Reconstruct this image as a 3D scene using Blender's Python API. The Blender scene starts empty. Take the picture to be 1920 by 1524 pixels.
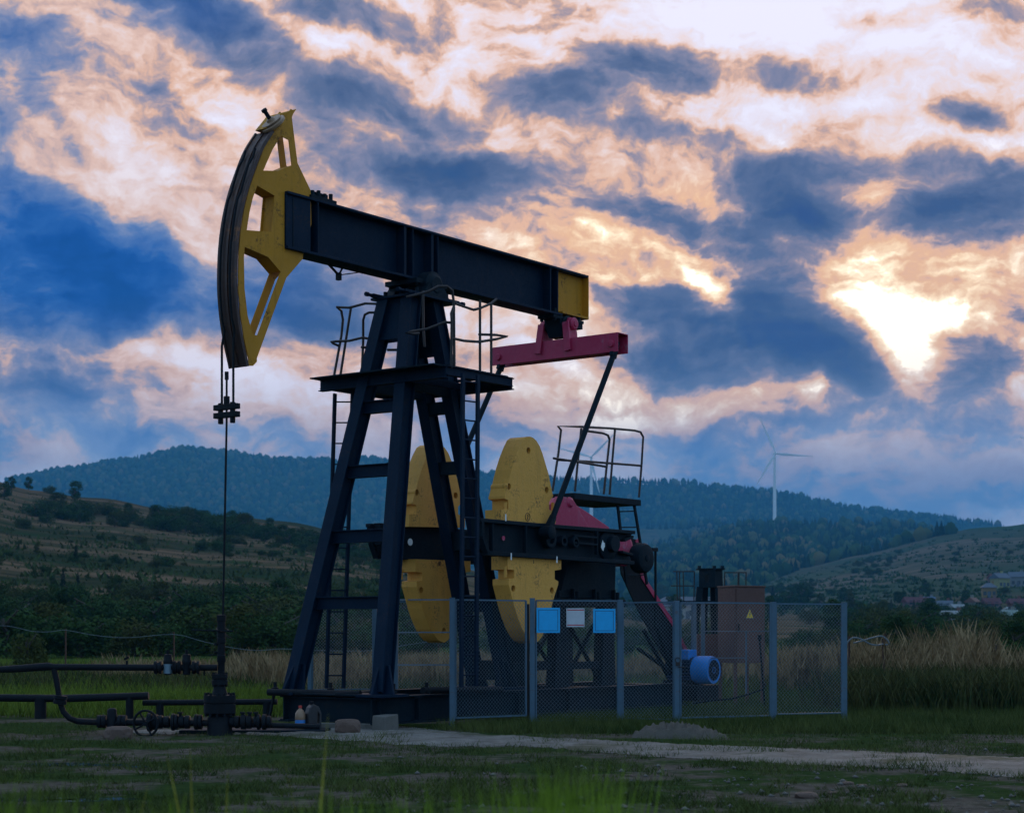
import bpy, math, random
import numpy as np
from mathutils import Vector, Matrix, noise
from mathutils.geometry import tessellate_polygon
R = math.radians
SC = bpy.context.scene
COL = SC.collection
# ---- the surveyed viewpoint: focal length in pixels of the 1920 px wide photograph, horizon row, eye height
F, HZ, CX, EYE = 3280.0, 1180.0, 960.0, 1.35
def at(x, y, D):
    return Vector(((x - CX) / F * D, D, EYE + (HZ - y) / F * D))
def gnd(x, D, z=0.0):
    return Vector(((x - CX) / F * D, D, z))
# ---- frame of the pumping unit: x along the walking beam (towards its tail), y across, z up
ANG = R(52.8); CA, SA = math.cos(ANG), math.sin(ANG)
D0 = 25.45; X0 = (780 - CX) / F * D0
def L(px, py, v, z=None):
    xr = (px - CX) / F
    u = (xr * (D0 - CA * v) - X0 - SA * v) / (CA - SA * xr)
    D = D0 + SA * u - CA * v
    return Vector((u, -v, EYE + (HZ - py) / F * D if z is None else z))
def world_to_local(p):
    dx, dy = p[0] - X0, p[1] - D0
    return Vector((dx * CA + dy * SA, -dx * SA + dy * CA, p[2]))

class MB:
    def __init__(s): s.v = []; s.f = []; s.smooth = False
    def add(s, vs, fs):
        n = len(s.v); s.v += [tuple(v) for v in vs]; s.f += [tuple(i + n for i in f) for f in fs]; return s
    def hexa(s, b, t):
        s.add(list(b) + list(t), [(3, 2, 1, 0), (4, 5, 6, 7), (0, 1, 5, 4), (1, 2, 6, 5), (2, 3, 7, 6), (3, 0, 4, 7)]); return s
    def box(s, x0, x1, y0, y1, z0, z1):
        return s.hexa([(x0, y0, z0), (x1, y0, z0), (x1, y1, z0), (x0, y1, z0)], [(x0, y0, z1), (x1, y0, z1), (x1, y1, z1), (x0, y1, z1)])
    def bar(s, p0, p1, w, h, up=(0, 0, 1), w1=None, h1=None):
        p0 = Vector(p0); p1 = Vector(p1); d = (p1 - p0).normalized(); up = Vector(up)
        a = d.cross(up)
        if a.length < 1e-4: a = d.cross(Vector((1, 0, 0)))
        a.normalize(); b = a.cross(d).normalized()
        w1 = w if w1 is None else w1; h1 = h if h1 is None else h1
        q0 = [p0 + a * (i * w / 2) + b * (j * h / 2) for i, j in ((-1, -1), (1, -1), (1, 1), (-1, 1))]
        q1 = [p1 + a * (i * w1 / 2) + b * (j * h1 / 2) for i, j in ((-1, -1), (1, -1), (1, 1), (-1, 1))]
        return s.hexa(q0, q1)
    def channel(s, p0, p1, w, h, t=0.02, up=(0, 0, 1)):     # I section: web w wide flanges, height h
        p0 = Vector(p0); p1 = Vector(p1); d = (p1 - p0).normalized(); up = Vector(up)
        a = d.cross(up).normalized(); b = a.cross(d).normalized()
        s.bar(p0 + b * (h / 2 - t / 2), p1 + b * (h / 2 - t / 2), w, t, up)
        s.bar(p0 - b * (h / 2 - t / 2), p1 - b * (h / 2 - t / 2), w, t, up)
        s.bar(p0, p1, t, h - 2 * t, up); return s
    def tube(s, pts, r, n=8, closed=False, caps=True):
        pts = [Vector(p) for p in pts]; m = len(pts); rr = r if isinstance(r, (list, tuple)) else [r] * m
        rings = []; ref = None
        for i, p in enumerate(pts):
            if closed: d = pts[(i + 1) % m] - pts[i - 1]
            elif i == 0: d = pts[1] - p
            elif i == m - 1: d = p - pts[i - 1]
            else: d = (pts[i + 1] - p).normalized() + (p - pts[i - 1]).normalized()
            d.normalize()
            if ref is None:
                ref = d.cross(Vector((0, 0, 1)))
                if ref.length < 1e-3: ref = Vector((1, 0, 0))
            ref = (ref - d * ref.dot(d)).normalized(); b = d.cross(ref)
            rings.append([p + (ref * math.cos(k * 2 * math.pi / n) + b * math.sin(k * 2 * math.pi / n)) * rr[i] for k in range(n)])
        vs = [v for g in rings for v in g]; fs = []
        for i in range(m if closed else m - 1):
            j = (i + 1) % m
            for k in range(n):
                fs.append((i * n + k, i * n + (k + 1) % n, j * n + (k + 1) % n, j * n + k))
        if caps and not closed:
            fs.append(tuple(range(n - 1, -1, -1))); fs.append(tuple((m - 1) * n + k for k in range(n)))
        return s.add(vs, fs)
    def cyl(s, p0, p1, r, n=20, r1=None):
        return s.tube([p0, p1], [r, r if r1 is None else r1], n)
    def lathe(s, base, axis, prof, n=24):      # prof: list of (distance along axis, radius)
        base = Vector(base); ax = Vector(axis).normalized(); a = ax.cross(Vector((0, 0, 1)))
        if a.length < 1e-3: a = Vector((1, 0, 0))
        a.normalize(); b = ax.cross(a); vs = []; fs = []
        for t, r in prof:
            for k in range(n):
                w = k * 2 * math.pi / n; vs.append(base + ax * t + (a * math.cos(w) + b * math.sin(w)) * max(r, 1e-4))
        for i in range(len(prof) - 1):
            for k in range(n): fs.append((i * n + k, i * n + (k + 1) % n, (i + 1) * n + (k + 1) % n, (i + 1) * n + k))
        fs.append(tuple(range(n - 1, -1, -1))); fs.append(tuple((len(prof) - 1) * n + k for k in range(n)))
        return s.add(vs, fs)
    def torus(s, c, axis, Rr, r, n=24, m=6):
        ax = Vector(axis).normalized(); a = ax.cross(Vector((0, 0, 1)))
        if a.length < 1e-3: a = Vector((1, 0, 0))
        a.normalize(); b = ax.cross(a)
        return s.tube([Vector(c) + (a * math.cos(k * 2 * math.pi / n) + b * math.sin(k * 2 * math.pi / n)) * Rr for k in range(n)], r, m, closed=True)
    def prism(s, poly, holes, off):             # flat polygon (3-D points) with holes, extruded by the vector off
        off = Vector(off); loops = [[Vector(p) for p in poly]] + [[Vector(p) for p in h] for h in holes]
        tri = tessellate_polygon(loops); fl = [p for l in loops for p in l]; n = len(fl)
        fs = []
        e1 = fl[1] - fl[0]
        for t in tri:
            nn = (fl[t[1]] - fl[t[0]]).cross(fl[t[2]] - fl[t[0]])
            if nn.length < 1e-9: continue
            if nn.dot(off) > 0: t = (t[0], t[2], t[1])
            fs.append(tuple(t)); fs.append((t[0] + n, t[2] + n, t[1] + n))
        k = 0
        for l in loops:
            m = len(l)
            for i in range(m): fs.append((k + i, k + (i + 1) % m, k + (i + 1) % m + n, k + i + n))
            k += m
        return s.add(fl + [p + off for p in fl], fs)
    def build(s, name, mat, parent=None, bevel=0, smooth=None, loc=None):
        me = bpy.data.meshes.new(name); me.from_pydata(s.v, [], s.f); me.validate(); me.update()
        if mat is not None: me.materials.append(mat)
        import bmesh
        if len(s.f) < 60000:
            bm = bmesh.new(); bm.from_mesh(me); bmesh.ops.recalc_face_normals(bm, faces=bm.faces); bm.to_mesh(me); bm.free()
        o = bpy.data.objects.new(name, me); COL.objects.link(o)
        if parent is not None: o.parent = parent
        if loc is not None: o.location = loc
        if bevel:
            m = o.modifiers.new('bevel', 'BEVEL'); m.width = bevel; m.segments = 2; m.limit_method = 'ANGLE'; m.angle_limit = R(40)
        if smooth or (smooth is None and s.smooth):
            me.shade_smooth()
            if smooth != 'all':
                me.set_sharp_from_angle(angle=R(40))
        return o
def npmesh(name, V, Fc, mat, parent=None, smooth=False, attr=None):
    me = bpy.data.meshes.new(name); V = np.asarray(V, np.float32); Fc = np.asarray(Fc, np.int32)
    k = Fc.shape[1]; me.vertices.add(len(V)); me.vertices.foreach_set('co', V.ravel())
    me.loops.add(Fc.size); me.loops.foreach_set('vertex_index', Fc.ravel())
    me.polygons.add(len(Fc)); me.polygons.foreach_set('loop_start', np.arange(len(Fc), dtype=np.int32) * k)
    me.polygons.foreach_set('loop_total', np.full(len(Fc), k, np.int32))
    if smooth: me.polygons.foreach_set('use_smooth', np.ones(len(Fc), bool))
    me.update(calc_edges=True)
    if attr is not None:
        for an, av in attr.items():
            a = me.attributes.new(an, 'FLOAT', 'POINT'); a.data.foreach_set('value', np.asarray(av, np.float32))
    if mat is not None: me.materials.append(mat)
    o = bpy.data.objects.new(name, me); COL.objects.link(o)
    if parent is not None: o.parent = parent
    return o
def empty(name, loc=(0, 0, 0), rz=0.0):
    o = bpy.data.objects.new(name, None); COL.objects.link(o); o.location = loc; o.rotation_euler = (0, 0, rz); o.empty_display_size = 0.3
    return o
def tag(o, label=None, cat=None, group=None, kind=None):
    if label: o['label'] = label
    if cat: o['category'] = cat
    if group: o['group'] = group
    if kind: o['kind'] = kind
    return o
def dup(root, loc, rz=0.0, sc=None, label=None, group=None):
    r = root.copy(); COL.objects.link(r); r.location = loc; r.rotation_euler = (0, 0, rz)
    if sc is not None: r.scale = sc if hasattr(sc, '__len__') else (sc, sc, sc)
    if label: r['label'] = label
    if group: r['group'] = group
    for ch in list(root.children):
        c = ch.copy(); COL.objects.link(c); c.parent = r
        for g in list(ch.children):
            d = g.copy(); COL.objects.link(d); d.parent = c
    return r

# ---------------- materials
def newmat(name):
    m = bpy.data.materials.new(name); m.use_nodes = True; nt = m.node_tree
    b = nt.nodes['Principled BSDF']; return m, nt, b
def N(nt, typ, **kw):
    n = nt.nodes.new(typ)
    for k, v in kw.items():
        if k.startswith('i_'): n.inputs[k[2:].replace('_', ' ')].default_value = v
        else: setattr(n, k, v)
    return n
def lk(nt, a, b): nt.links.new(a, b)
def ramp(nt, fac, stops, interp='LINEAR'):
    r = nt.nodes.new('ShaderNodeValToRGB'); r.color_ramp.interpolation = interp
    els = r.color_ramp.elements
    while len(els) < len(stops): els.new(0.5)
    for e, (p, c) in zip(els, stops): e.position = p; e.color = (c[0], c[1], c[2], 1)
    if fac is not None: lk(nt, fac, r.inputs[0])
    return r.outputs[0]
def mix(nt, f, a, b, mode='MIX'):
    m = nt.nodes.new('ShaderNodeMix'); m.data_type = 'RGBA'; m.blend_type = mode
    for s, v in ((m.inputs[0], f), (m.inputs[6], a), (m.inputs[7], b)):
        if hasattr(v, 'is_output'): lk(nt, v, s)
        elif hasattr(v, '__len__'): s.default_value = (v[0], v[1], v[2], 1)
        else: s.default_value = v
    return m.outputs[2]
def mth(nt, op, a, b=None, c=None, clamp=False):
    m = nt.nodes.new('ShaderNodeMath'); m.operation = op; m.use_clamp = clamp
    for i, v in enumerate((a, b, c)):
        if v is None: continue
        if hasattr(v, 'is_output'): lk(nt, v, m.inputs[i])
        else: m.inputs[i].default_value = v
    return m.outputs[0]
def maprange(nt, v, a, b, c=0.0, d=1.0, smooth=True):
    m = nt.nodes.new('ShaderNodeMapRange'); m.interpolation_type = 'SMOOTHSTEP' if smooth else 'LINEAR'
    lk(nt, v, m.inputs[0])
    for i, x in zip((1, 2, 3, 4), (a, b, c, d)): m.inputs[i].default_value = x
    return m.outputs[0]
def noisef(nt, vec, scale, detail=4, rough=0.55, dist=0.0):
    n = N(nt, 'ShaderNodeTexNoise'); n.inputs['Scale'].default_value = scale; n.inputs['Detail'].default_value = detail
    n.inputs['Roughness'].default_value = rough; n.inputs['Distortion'].default_value = dist
    if vec is not None: lk(nt, vec, n.inputs['Vector'])
    return n
def paint(name, col, wear=(0.05, 0.03, 0.02), amt=0.35, rough=0.5, metal=0.0, scale=3.0, var=0.35, bump=0.15, streak=True, spec=.5):
    m, nt, b = newmat(name); tc = N(nt, 'ShaderNodeTexCoord'); o = tc.outputs['Object']
    n1 = noisef(nt, o, scale, 6, 0.65); n2 = noisef(nt, o, scale * 9, 5, 0.7)
    mp = N(nt, 'ShaderNodeMapping'); mp.inputs['Scale'].default_value = (9, 9, 0.9); lk(nt, o, mp.inputs['Vector'])
    n3 = noisef(nt, mp.outputs[0], 1.6, 4, 0.6)
    c = mix(nt, n1.outputs['Fac'], [x * (1 - var) for x in col], [min(1, x * (1 + var)) for x in col])
    if streak:
        c = mix(nt, maprange(nt, n3.outputs['Fac'], 0.52, 0.78, 0, 0.45), c, [x * 0.45 + w * 0.3 for x, w in zip(col, wear)])
    w = mth(nt, 'MULTIPLY', maprange(nt, n1.outputs['Fac'], 0.5, 0.68), maprange(nt, n2.outputs['Fac'], 0.45, 0.62))
    c = mix(nt, mth(nt, 'MULTIPLY', w, amt), c, wear)
    lk(nt, c, b.inputs['Base Color'])
    lk(nt, maprange(nt, n2.outputs['Fac'], 0.3, 0.7, rough - 0.12, rough + 0.18, False), b.inputs['Roughness'])
    b.inputs['Metallic'].default_value = metal; b.inputs['Specular IOR Level'].default_value = spec
    bp = N(nt, 'ShaderNodeBump'); bp.inputs['Strength'].default_value = bump; bp.inputs['Distance'].default_value = 0.02
    lk(nt, n2.outputs['Fac'], bp.inputs['Height']); lk(nt, bp.outputs[0], b.inputs['Normal'])
    return m
def flat(name, col, rough=0.6, metal=0.0, spec=0.5):
    m, nt, b = newmat(name); tc = N(nt, 'ShaderNodeTexCoord'); n = noisef(nt, tc.outputs['Object'], 12, 4, 0.6)
    lk(nt, mix(nt, n.outputs['Fac'], [x * 0.8 for x in col], [min(1, x * 1.2) for x in col]), b.inputs['Base Color'])
    b.inputs['Roughness'].default_value = rough; b.inputs['Metallic'].default_value = metal
    b.inputs['Specular IOR Level'].default_value = spec
    return m
def foliage(name, c0, c1, c2=None, scale=0.8):
    m, nt, b = newmat(name); tc = N(nt, 'ShaderNodeTexCoord'); oi = N(nt, 'ShaderNodeObjectInfo')
    n = noisef(nt, tc.outputs['Object'], scale, 3, 0.6); n2 = noisef(nt, tc.outputs['Object'], scale * 7, 2, 0.6)
    c = mix(nt, maprange(nt, n.outputs['Fac'], 0.35, 0.65), c0, c1)
    c = mix(nt, maprange(nt, n2.outputs['Fac'], 0.4, 0.7, 0, 0.5), c, [x * 1.5 for x in c1])
    if c2: c = mix(nt, maprange(nt, oi.outputs['Random'], 0.45, 1.0, 0, 0.8), c, c2)
    lk(nt, c, b.inputs['Base Color']); b.inputs['Roughness'].default_value = 0.85; b.inputs['Specular IOR Level'].default_value = 0.0
    return m
M = {}
M['navy'] = paint('navy_paint', (0.0015, 0.013, 0.033), (0.04, 0.03, 0.028), 0.5, 0.55, spec=.11)
M['navydark'] = paint('dark_cast_iron_paint', (0.003, 0.012, 0.021), (0.035, 0.027, 0.024), 0.5, 0.6, spec=.12)
M['yellow'] = paint('yellow_paint', (0.54, 0.23, 0.010), (0.09, 0.04, 0.015), 0.9, 0.6, scale=2.6, var=0.22, spec=.3)
M['wyellow'] = paint('ochre_weight_paint', (0.78, 0.365, 0.06), (0.20, 0.09, 0.03), 0.9, 0.65, scale=3.2, var=0.2, bump=0.5)
M['red'] = paint('crimson_paint', (0.46, 0.020, 0.085), (0.36, 0.20, 0.28), 0.9, 0.5, scale=2.5, var=0.3)
M['track'] = paint('worn_track_steel', (0.055, 0.028, 0.024), (0.26, 0.10, 0.035), 0.9, 0.45, 0.3, scale=2.2, streak=False)
M['black'] = paint('black_steel', (0.006, 0.009, 0.014), (0.03, 0.02, 0.014), 0.4, 0.6, spec=.15)
M['rail'] = paint('dark_rail_steel', (0.02, 0.014, 0.016), (0.08, 0.03, 0.02), 0.5, 0.5)
M['fence'] = paint('grey_blue_fence_paint', (0.06, 0.125, 0.19), (0.10, 0.045, 0.03), 0.8, 0.5, scale=5)
M['wire'] = flat('galvanised_wire', (0.15, 0.23, 0.30), 0.45, 0.2)
M['signblue'] = flat('blue_sign_paint', (0.0, 0.42, 0.95), 0.45)
M['signwhite'] = flat('white_sign_paint', (0.55, 0.58, 0.64), 0.5)
M['signred'] = flat('red_sign_paint', (0.5, 0.03, 0.05), 0.5)
M['signdark'] = flat('dark_sign_ink', (0.01, 0.04, 0.12), 0.5)
M['signyellow'] = flat('yellow_sign_paint', (0.75, 0.5, 0.02), 0.5)
M['motor'] = paint('blue_motor_paint', (0.008, 0.22, 0.66), (0.2, 0.1, 0.06), 0.4, 0.45)
M['brown'] = paint('brown_cabinet_paint', (0.10, 0.045, 0.038), (0.05, 0.03, 0.03), 0.4, 0.55)
M['white'] = flat('white_paint', (0.6, 0.62, 0.62), 0.6)
M['turbine'] = flat('turbine_white', (0.85, 0.88, 0.9), 0.5)
M['concrete'] = paint('concrete', (0.12, 0.11, 0.10), (0.06, 0.05, 0.045), 0.5, 0.85)
M['bottle'] = paint('dirty_plastic', (0.30, 0.18, 0.11), (0.12, 0.07, 0.04), 0.4, 0.35)
M['redcap'] = flat('red_plastic', (0.5, 0.04, 0.03), 0.4)
M['can'] = paint('black_plastic', (0.02, 0.02, 0.025), (0.12, 0.09, 0.07), 0.4, 0.5)
M['rock'] = paint('reddish_stone', (0.12, 0.075, 0.06), (0.05, 0.04, 0.035), 0.6, 0.9, scale=8)
M['wood'] = flat('weathered_wood', (0.10, 0.07, 0.055), 0.85)
M['bark'] = flat('bark', (0.06, 0.05, 0.04), 0.9)
M['leaf'] = foliage('shrub_leaves', (0.016, 0.036, 0.014), (0.045, 0.080, 0.026), (0.075, 0.075, 0.026))
M['leaffar'] = foliage('forest_leaves', (0.018, 0.035, 0.020), (0.05, 0.075, 0.035), None, 0.03)
M['conifer'] = foliage('conifer_needles', (0.010, 0.022, 0.014), (0.025, 0.045, 0.026), None, 0.02)
M['grass'] = foliage('green_grass', (0.07, 0.105, 0.014), (0.16, 0.20, 0.035), None, 0.9)
M['grassdark'] = foliage('dark_grass', (0.035, 0.055, 0.016), (0.085, 0.10, 0.032), None, 0.9)
M['reed'] = foliage('dry_reed_grass', (0.12, 0.08, 0.04), (0.29, 0.20, 0.11), None, 1.2)
M['reedlow'] = foliage('mixed_tall_grass', (0.025, 0.045, 0.018), (0.08, 0.075, 0.03), None, 1.0)
M['fggrass'] = foliage('fresh_grass', (0.10, 0.16, 0.015), (0.19, 0.27, 0.03), None, 2.0)
M['fgstalk'] = foliage('yellow_stalk', (0.22, 0.2, 0.03), (0.35, 0.3, 0.05), None, 2.0)
# ---------------- camera
cam = bpy.data.cameras.new('camera'); co = bpy.data.objects.new('camera', cam); COL.objects.link(co)
co.location = (0, 0, EYE); co.rotation_euler = (R(90), 0, 0)
cam.sensor_width = 36; cam.lens = F / 1920 * 36; cam.shift_y = (HZ - 762) / 1920
cam.clip_start = 0.1; cam.clip_end = 20000
cam.dof.use_dof = True; cam.dof.focus_distance = 25.5; cam.dof.aperture_fstop = 3.2
SC.camera = co
SC.view_settings.view_transform = 'Standard'; SC.view_settings.look = 'None'
SC.view_settings.exposure = 0.3; SC.view_settings.gamma = 1
SC.cycles.volume_bounces = 1; SC.cycles.max_bounces = 6; SC.cycles.diffuse_bounces = 2; SC.cycles.glossy_bounces = 2
SC.cycles.transparent_max_bounces = 8

# ---------------- sky
SUN_AZ = math.atan((1690 - CX) / F); SUN_EL = math.atan((HZ - 645) / F)
w = bpy.data.worlds.new("World"); SC.world = w; w.use_nodes = True; nt = w.node_tree
nt.nodes.clear()
tc = N(nt, 'ShaderNodeTexCoord'); sp = N(nt, 'ShaderNodeSeparateXYZ'); lk(nt, tc.outputs['Generated'], sp.inputs[0])
dx, dy, dz = sp.outputs
az = mth(nt, 'ARCTAN2', dx, dy); el = mth(nt, 'ARCSINE', dz)
cb = N(nt, 'ShaderNodeCombineXYZ'); lk(nt, mth(nt, 'MULTIPLY', az, 10.0), cb.inputs[0]); lk(nt, mth(nt, 'MULTIPLY', el, 10.0), cb.inputs[1]); cb.inputs[2].default_value = 1.0
P = cb.outputs[0]
def vadd(a, b):
    m = N(nt, 'ShaderNodeVectorMath', operation='ADD')
    for s, v in ((m.inputs[0], a), (m.inputs[1], b)):
        if hasattr(v, 'is_output'): lk(nt, v, s)
        else: s.default_value = v
    return m.outputs[0]
def vscale(a, k):
    m = N(nt, 'ShaderNodeVectorMath', operation='SCALE'); lk(nt, a, m.inputs[0]); m.inputs['Scale'].default_value = k; return m.outputs[0]
def vmulv(a, k):
    m = N(nt, 'ShaderNodeVectorMath', operation='MULTIPLY'); lk(nt, a, m.inputs[0]); m.inputs[1].default_value = k; return m.outputs[0]
def wnoise(vec, scale, det, rough=0.6, dist=0.0):
    n = noisef(nt, vec, scale, det, rough, dist); n.noise_dimensions = '2D'; return n
def warp(scale, amt, det=3):
    n = wnoise(P, scale, det); v = N(nt, 'ShaderNodeVectorMath', operation='MULTIPLY'); lk(nt, vadd(n.outputs['Color'], (-0.5, -0.5, -0.5)), v.inputs[0]); v.inputs[1].default_value = (amt, amt, 0); return v.outputs[0]
PW = vadd(P, vadd(warp(0.8, 0.30, 2), warp(2.6, 0.17, 5)))
def sky_unit(x, y):
    a = math.atan((x - CX) / F); e = math.atan((HZ - y) / math.hypot(F, x - CX)); return a * 10, e * 10
def blob(x, y, rx, ry, ang, amp, soft=0.75, vec=None, acc=None):
    sx, sy = sky_unit(x, y); k = 1.35 / 328.0; c, s_ = math.cos(R(ang)), math.sin(R(ang)); v = PW if vec is None else vec
    d = []
    for a0, a1, r_ in ((c, s_, rx * k), (-s_, c, ry * k)):
        n = N(nt, 'ShaderNodeVectorMath', operation='DOT_PRODUCT'); lk(nt, v, n.inputs[0])
        n.inputs[1].default_value = (a0 / r_, a1 / r_, -(a0 * sx + a1 * sy) / r_); d.append(n.outputs['Value'])
    q = mth(nt, 'MULTIPLY_ADD', d[1], d[1], mth(nt, 'MULTIPLY', d[0], d[0]))
    g = mth(nt, 'SUBTRACT', 1.0, q, clamp=True)          # (1 - r^2)^2 bump
    return mth(nt, 'MULTIPLY_ADD', mth(nt, 'MULTIPLY', g, g), amp * 1.15, 0.0 if acc is None else acc)
def field(lst, base, vec=None):
    s = base
    for b in lst: s = blob(*b, vec=vec, acc=s)
    return s
THICK = [
 (450, 90, 300, 75, -38, .42), (330, 20, 200, 70, -20, .35), (20, 200, 130, 170, 0, .38), (110, 120, 120, 60, 20, .15),
 (110, 440, 330, 95, -12, .55), (40, 560, 250, 110, 0, .55), (330, 545, 330, 100, -8, .42), (520, 610, 190, 70, 0, .22), (120, 600, 300, 60, 0, .25),
 (700, 40, 200, 42, -3, .50), (730, 190, 240, 50, -12, .40), (620, 165, 80, 35, 0, .2),
 (1200, 128, 210, 48, -6, .52), (1010, 180, 120, 48, -10, .38), (1110, 165, 120, 45, 0, .15), (1480, 155, 130, 32, -5, .42), (1810, 212, 75, 36, 0, .50), (1870, 20, 160, 26, -6, .25), (1620, 50, 180, 22, -14, .22),
 (760, 320, 260, 70, -5, .42), (1010, 350, 330, 60, -10, .45), (1230, 385, 140, 45, 0, .25), (1210, 250, 70, 24, -10, .3), (1370, 280, 120, 34, -12, .22),
 (1500, 350, 115, 70, -10, .62), (1410, 330, 90, 45, 0, .35), (1450, 430, 170, 85, 0, .38), (1480, 510, 130, 50, 0, .22), (1560, 400, 70, 50, 0, .25),
 (1700, 300, 220, 34, 4, .35), (1850, 330, 170, 55, 8, .42), (1830, 400, 170, 65, 0, .50), (1720, 390, 80, 30, 0, .2),
 (1250, 590, 175, 85, -12, .62), (1200, 680, 160, 50, -8, .35), (1430, 600, 150, 95, -8, .55), (1520, 660, 170, 90, -28, .62), (1350, 690, 260, 60, -5, .45), (1600, 720, 80, 40, -20, .35), (1450, 540, 110, 40, 0, .2),
 (1865, 690, 110, 110, -20, .40), (1700, 800, 260, 50, -4, .32), (1830, 760, 130, 50, -20, .25), (1400, 800, 300, 45, 4, .25),
 (120, 745, 340, 85, -4, .24), (640, 550, 200, 120, 10, .26), (620, 700, 180, 40, 10, .1), (700, 470, 260, 70, -10, .22), (560, 480, 120, 80, 0, .15), (1000, 800, 340, 60, 0, .22), (760, 690, 120, 60, 0, .12), (300, 820, 500, 60, 0, .20),
]
THIN = [
 (1690, 630, 120, 95, -12, -.40), (1712, 690, 60, 90, 10, -.26), (1660, 600, 170, 90, 0, -.2), (1860, 610, 120, 34, -18, -.42), (1510, 742, 30, 26, 0, -.35),
 (1640, 90, 300, 40, -8, -.22), (1400, 40, 500, 110, 0, -.14), (1750, 170, 260, 50, 0, -.14), (960, 90, 260, 60, 0, -.14), (1290, 325, 90, 45, -20, -.06), (1750, 250, 200, 30, 0, -.2), (1300, 215, 300, 28, -5, -.14),
 (1190, 510, 130, 26, 4, -.24), (1060, 730, 200, 50, 5, -.12), (1130, 780, 80, 20, 0, -.2), (1150, 430, 230, 50, -12, -.05), (900, 440, 180, 34, -18, -.08), (1740, 430, 170, 55, -16, -.18), (1660, 520, 170, 60, 0, -.24), (1335, 555, 34, 75, 50, -.55),
 (250, 330, 260, 110, -25, -.22), (540, 260, 90, 110, 30, -.20), (330, 390, 80, 60, -40, -.2), (640, 340, 80, 60, 0, -.12), (200, 665, 300, 50, -4, -.20), (560, 690, 190, 60, 0, -.16), (410, 720, 100, 60, 0, -.10), (60, 140, 90, 50, 20, -.1), (760, 250, 200, 24, -8, -.16), (790, 350, 90, 34, -5, -.18), (60, 860, 140, 40, 0, -.28),
]
T0 = field([(x, y, rx * .95, ry * .95, an, am * .90) for x, y, rx, ry, an, am in THICK] + [(x, y, rx, ry, an, am * (.9 if x > 900 else .45)) for x, y, rx, ry, an, am in THIN], 0.315)
# billowy cloud detail, and the same detail a step towards the sun: their difference lights the sunward flanks
stretch = vmulv(PW, (0.75, 1.3, 1.0))
sunu = sky_unit(1690, 645)
NA = wnoise(stretch, 1.5, 8, 0.55).outputs['Fac']
dv = N(nt, 'ShaderNodeVectorMath', operation='SUBTRACT'); dv.inputs[0].default_value = (sunu[0], sunu[1], 0); lk(nt, PW, dv.inputs[1])
nv = N(nt, 'ShaderNodeVectorMath', operation='NORMALIZE'); lk(nt, dv.outputs[0], nv.inputs[0])
off = vadd(vscale(nv.outputs[0], 0.06), (0, 0.05, 0))
NB = wnoise(vadd(stretch, off), 1.5, 8, 0.55).outputs['Fac']
relief = mth(nt, 'SUBTRACT', NB, NA)
NF = wnoise(vmulv(PW, (1.0, 1.5, 1.0)), 5.0, 7, 0.62).outputs['Fac']
rid = mth(nt, 'ABSOLUTE', mth(nt, 'MULTIPLY_ADD', NF, 2.0, -1.0))          # puffy creases
NM = wnoise(vmulv(PW, (.62, 1.9, 1.0)), 2.9, 5, 0.6).outputs['Fac']
T = mth(nt, 'MULTIPLY_ADD', mth(nt, 'SUBTRACT', NA, 0.5), 1.2, T0)
T = mth(nt, 'MULTIPLY_ADD', mth(nt, 'SUBTRACT', NM, 0.5), .66, T)
T = mth(nt, 'MULTIPLY_ADD', mth(nt, 'SUBTRACT', rid, 0.22), 0.27, T)
T = mth(nt, 'MULTIPLY_ADD', relief, 2.3, T)
T = mth(nt, 'SUBTRACT', T, mth(nt, 'MULTIPLY', mth(nt, 'MAXIMUM', mth(nt, 'SUBTRACT', T, 0.5), 0.0), 0.42))
cold = [(120, 480, 520, 210, 0, 1.0), (0, 100, 260, 200, 0, .6), (330, 10, 220, 90, 0, .4), (200, 850, 700, 130, 0, .8), (900, 1000, 1600, 220, 0, .9), (1500, 930, 900, 170, 0, .6)]
C = field(cold, 0.0, vec=P); C = mth(nt, 'MINIMUM', C, 1.0)
warmc = ramp(nt, T, [(0.0, (.82, .80, .93)), (0.12, (.77, .69, .76)), (0.24, (.80, .58, .49)), (0.36, (.72, .42, .27)), (0.46, (.42, .30, .29)), (0.56, (.21, .205, .29)), (0.68, (.10, .13, .23)), (0.84, (.05, .08, .175)), (1.0, (.03, .065, .17))])
coldc = ramp(nt, T, [(0.0, (.80, .66, .62)), (0.14, (.74, .55, .48)), (0.28, (.66, .43, .34)), (0.38, (.44, .35, .37)), (0.48, (.22, .26, .40)), (0.60, (.085, .16, .37)), (0.76, (.016, .085, .32)), (0.90, (.004, .055, .27)), (1.0, (.002, .045, .23))])
cl = mix(nt, C, warmc, coldc)
# golden rims and flanks round the hidden sun, lavender high up
flush = mth(nt, 'MINIMUM', field([(1620, 540, 560, 230, 0, 1.0), (1180, 450, 480, 150, 0, .8), (1150, 760, 420, 80, 0, .6)], 0.0, vec=P), 1.0)
gold = ramp(nt, T, [(0.0, (1.7, 1.45, 1.05)), (0.07, (1.25, .98, .66)), (0.17, (1.0, .70, .42)), (0.28, (.84, .48, .25)), (0.36, (.80, .46, .28)), (0.43, (.55, .36, .30)), (0.52, (.24, .21, .27)), (0.64, (.095, .125, .225)), (0.84, (.045, .078, .18)), (1.0, (.03, .06, .18))])
cl = mix(nt, flush, cl, gold)
hi = mth(nt, 'MULTIPLY', field([(1250, -20, 900, 300, 0, 1.0)], 0.0, vec=P), maprange(nt, T, 0.42, 0.22, 0, 1))
cl = mix(nt, mth(nt, 'MULTIPLY', hi, 0.36), cl, (.80, .76, .88))
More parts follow.
